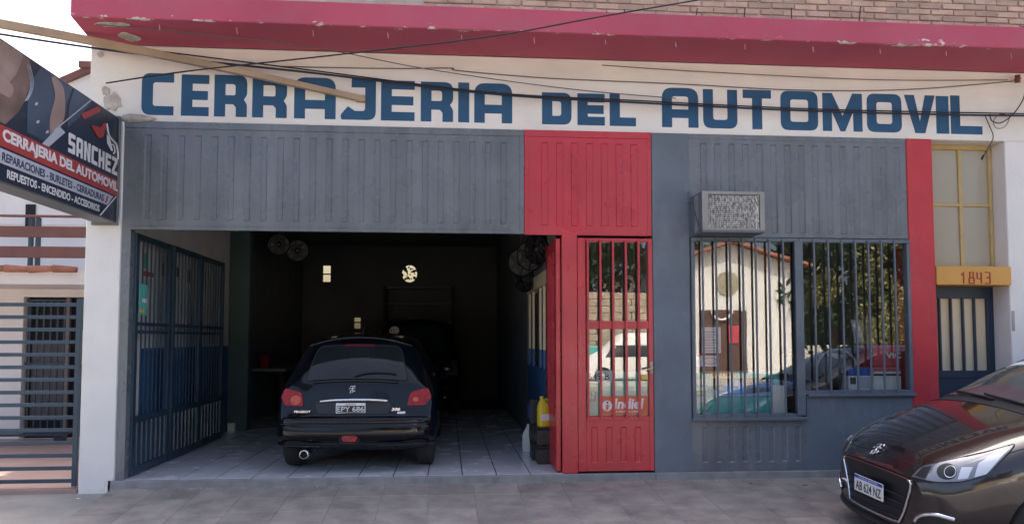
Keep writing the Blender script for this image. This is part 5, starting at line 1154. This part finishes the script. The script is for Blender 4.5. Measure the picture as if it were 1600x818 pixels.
def leafy(name, leaf, c, rad, n, size, label, cat, trunk=True, seed=1):
    rnd = random.Random(seed); e = empty(name, (c[0], c[1], -.2), label=label, cat=cat); mb = MB()
    lobes = [(Vector((rnd.gauss(0, .5) * rad[0], rnd.gauss(0, .5) * rad[1], rnd.gauss(0, .45) * rad[2])), rnd.uniform(.25, .5)) for _ in range(26)]
    for _ in range(n):
        l, s = rnd.choice(lobes); v = Vector((rnd.gauss(0, 1), rnd.gauss(0, 1), rnd.gauss(0, 1))).normalized() * (rnd.uniform(.55, 1) * s)
        p = Vector(c) + l + Vector((v.x * rad[0], v.y * rad[1], v.z * rad[2]))
        a = Vector((rnd.gauss(0, 1), rnd.gauss(0, 1), rnd.gauss(0, 1))).normalized(); b = a.orthogonal().normalized(); s2 = size * rnd.uniform(.6, 1.3)
        mb.add([p - a * s2, p + b * s2 * .5, p + a * s2, p - b * s2 * .5], [(0, 1, 2, 3)])
    off = root_loc(e); me = bpy.data.meshes.new('crown'); me.from_pydata([tuple(Vector(p) - off) for p in mb.v], [], mb.f); o = link_mesh('crown', me, leaf, e); tag(o, kind='stuff')
    if trunk: MB().tube([(c[0], c[1], -.3), (c[0] + .1, c[1], c[2] * .5), (c[0], c[1] + .1, c[2])], [.22, .16, .08], 9).build('trunk', 'bark', e, smooth=True)
    return e
leafy('broadleaf_tree', 'leaf_dark', (19.0, -29, 5.4), (3.6, 2.5, 3.4), 5000, .20, 'dark leafy tree right of the chapel across the street', 'tree', seed=2)
leafy('broadleaf_tree', 'leaf_dark', (24.5, -32, 7.0), (5.5, 3, 5.0), 6000, .24, 'tall dark tree behind the yellow hedge across the street', 'tree', seed=3)
leafy('broadleaf_tree', 'leaf_dark', (6.5, -29, 6.0), (4.2, 2.5, 3.4), 6000, .22, 'dark tree above the stone wall across the street', 'tree', seed=4)
leafy('broadleaf_tree', 'leaf_dark', (-1.0, -30, 6.5), (5.0, 2.5, 4.2), 5000, .24, 'dark tree left of the stone wall across the street', 'tree', seed=5)
leafy('hedge', 'leaf_yellow', (21.0, -26.5, 2.4), (2.6, 1.2, 3.0), 9000, .12, 'tall yellow green hedge across the street', 'hedge', trunk=False, seed=6)

# ---------------------------------------------------------------- small litter on the pavement
rl_ = random.Random(4)
for i, (x, y, lb) in enumerate([(2.95, -.22, 'dry leaf on the pavement below the ribbed apron panel'), (4.05, -.50, 'dry leaf on the pavement just left of the brown car'), (3.45, -.30, 'dry leaf between the other two on the right hand pavement'), (-3.25, -.35, 'pale scrap on the driveway by the foot of the white pillar')]):
    zz = pz(y) + .006; n_ = 9
    pts = [(x + .028 * math.cos(2 * math.pi * k / n_) * rl_.uniform(.5, 1.2), y + .020 * math.sin(2 * math.pi * k / n_) * rl_.uniform(.5, 1.2), zz + rl_.uniform(0, .010)) for k in range(n_)]
    mb = MB(); mb.add([(x, y, zz + .004)] + pts, [(0, 1 + k, 1 + (k + 1) % n_) for k in range(n_)])
    o = mb.build('fallen_leaf' if i < 3 else 'paper_scrap', 'bark' if i < 3 else 'paper'); tag(o, lb, 'leaf' if i < 3 else 'scrap')

gr_mb = MB(); rg_ = random.Random(11)
for i in range(700):                                  # grit swept against the wall foot and into the joints
    x = rg_.uniform(-3.3, 8.0); y = -.04 - abs(rg_.gauss(0, .05)) if i < 480 else -rg_.uniform(.05, 2.2)
    r_ = rg_.uniform(.002, .0065); z_ = pz(y) + .004
    gr_mb.add([(x - r_, y - r_, z_), (x + r_, y - r_ * .6, z_), (x + r_ * .5, y + r_, z_), (x - r_ * .2, y, z_ + r_ * 1.2)], [(0, 1, 3), (1, 2, 3), (2, 0, 3)])
gt_o = gr_mb.build('grit', 'patch_plaster'); tag(gt_o, 'loose grit along the foot of the shop front', 'grit', kind='stuff')
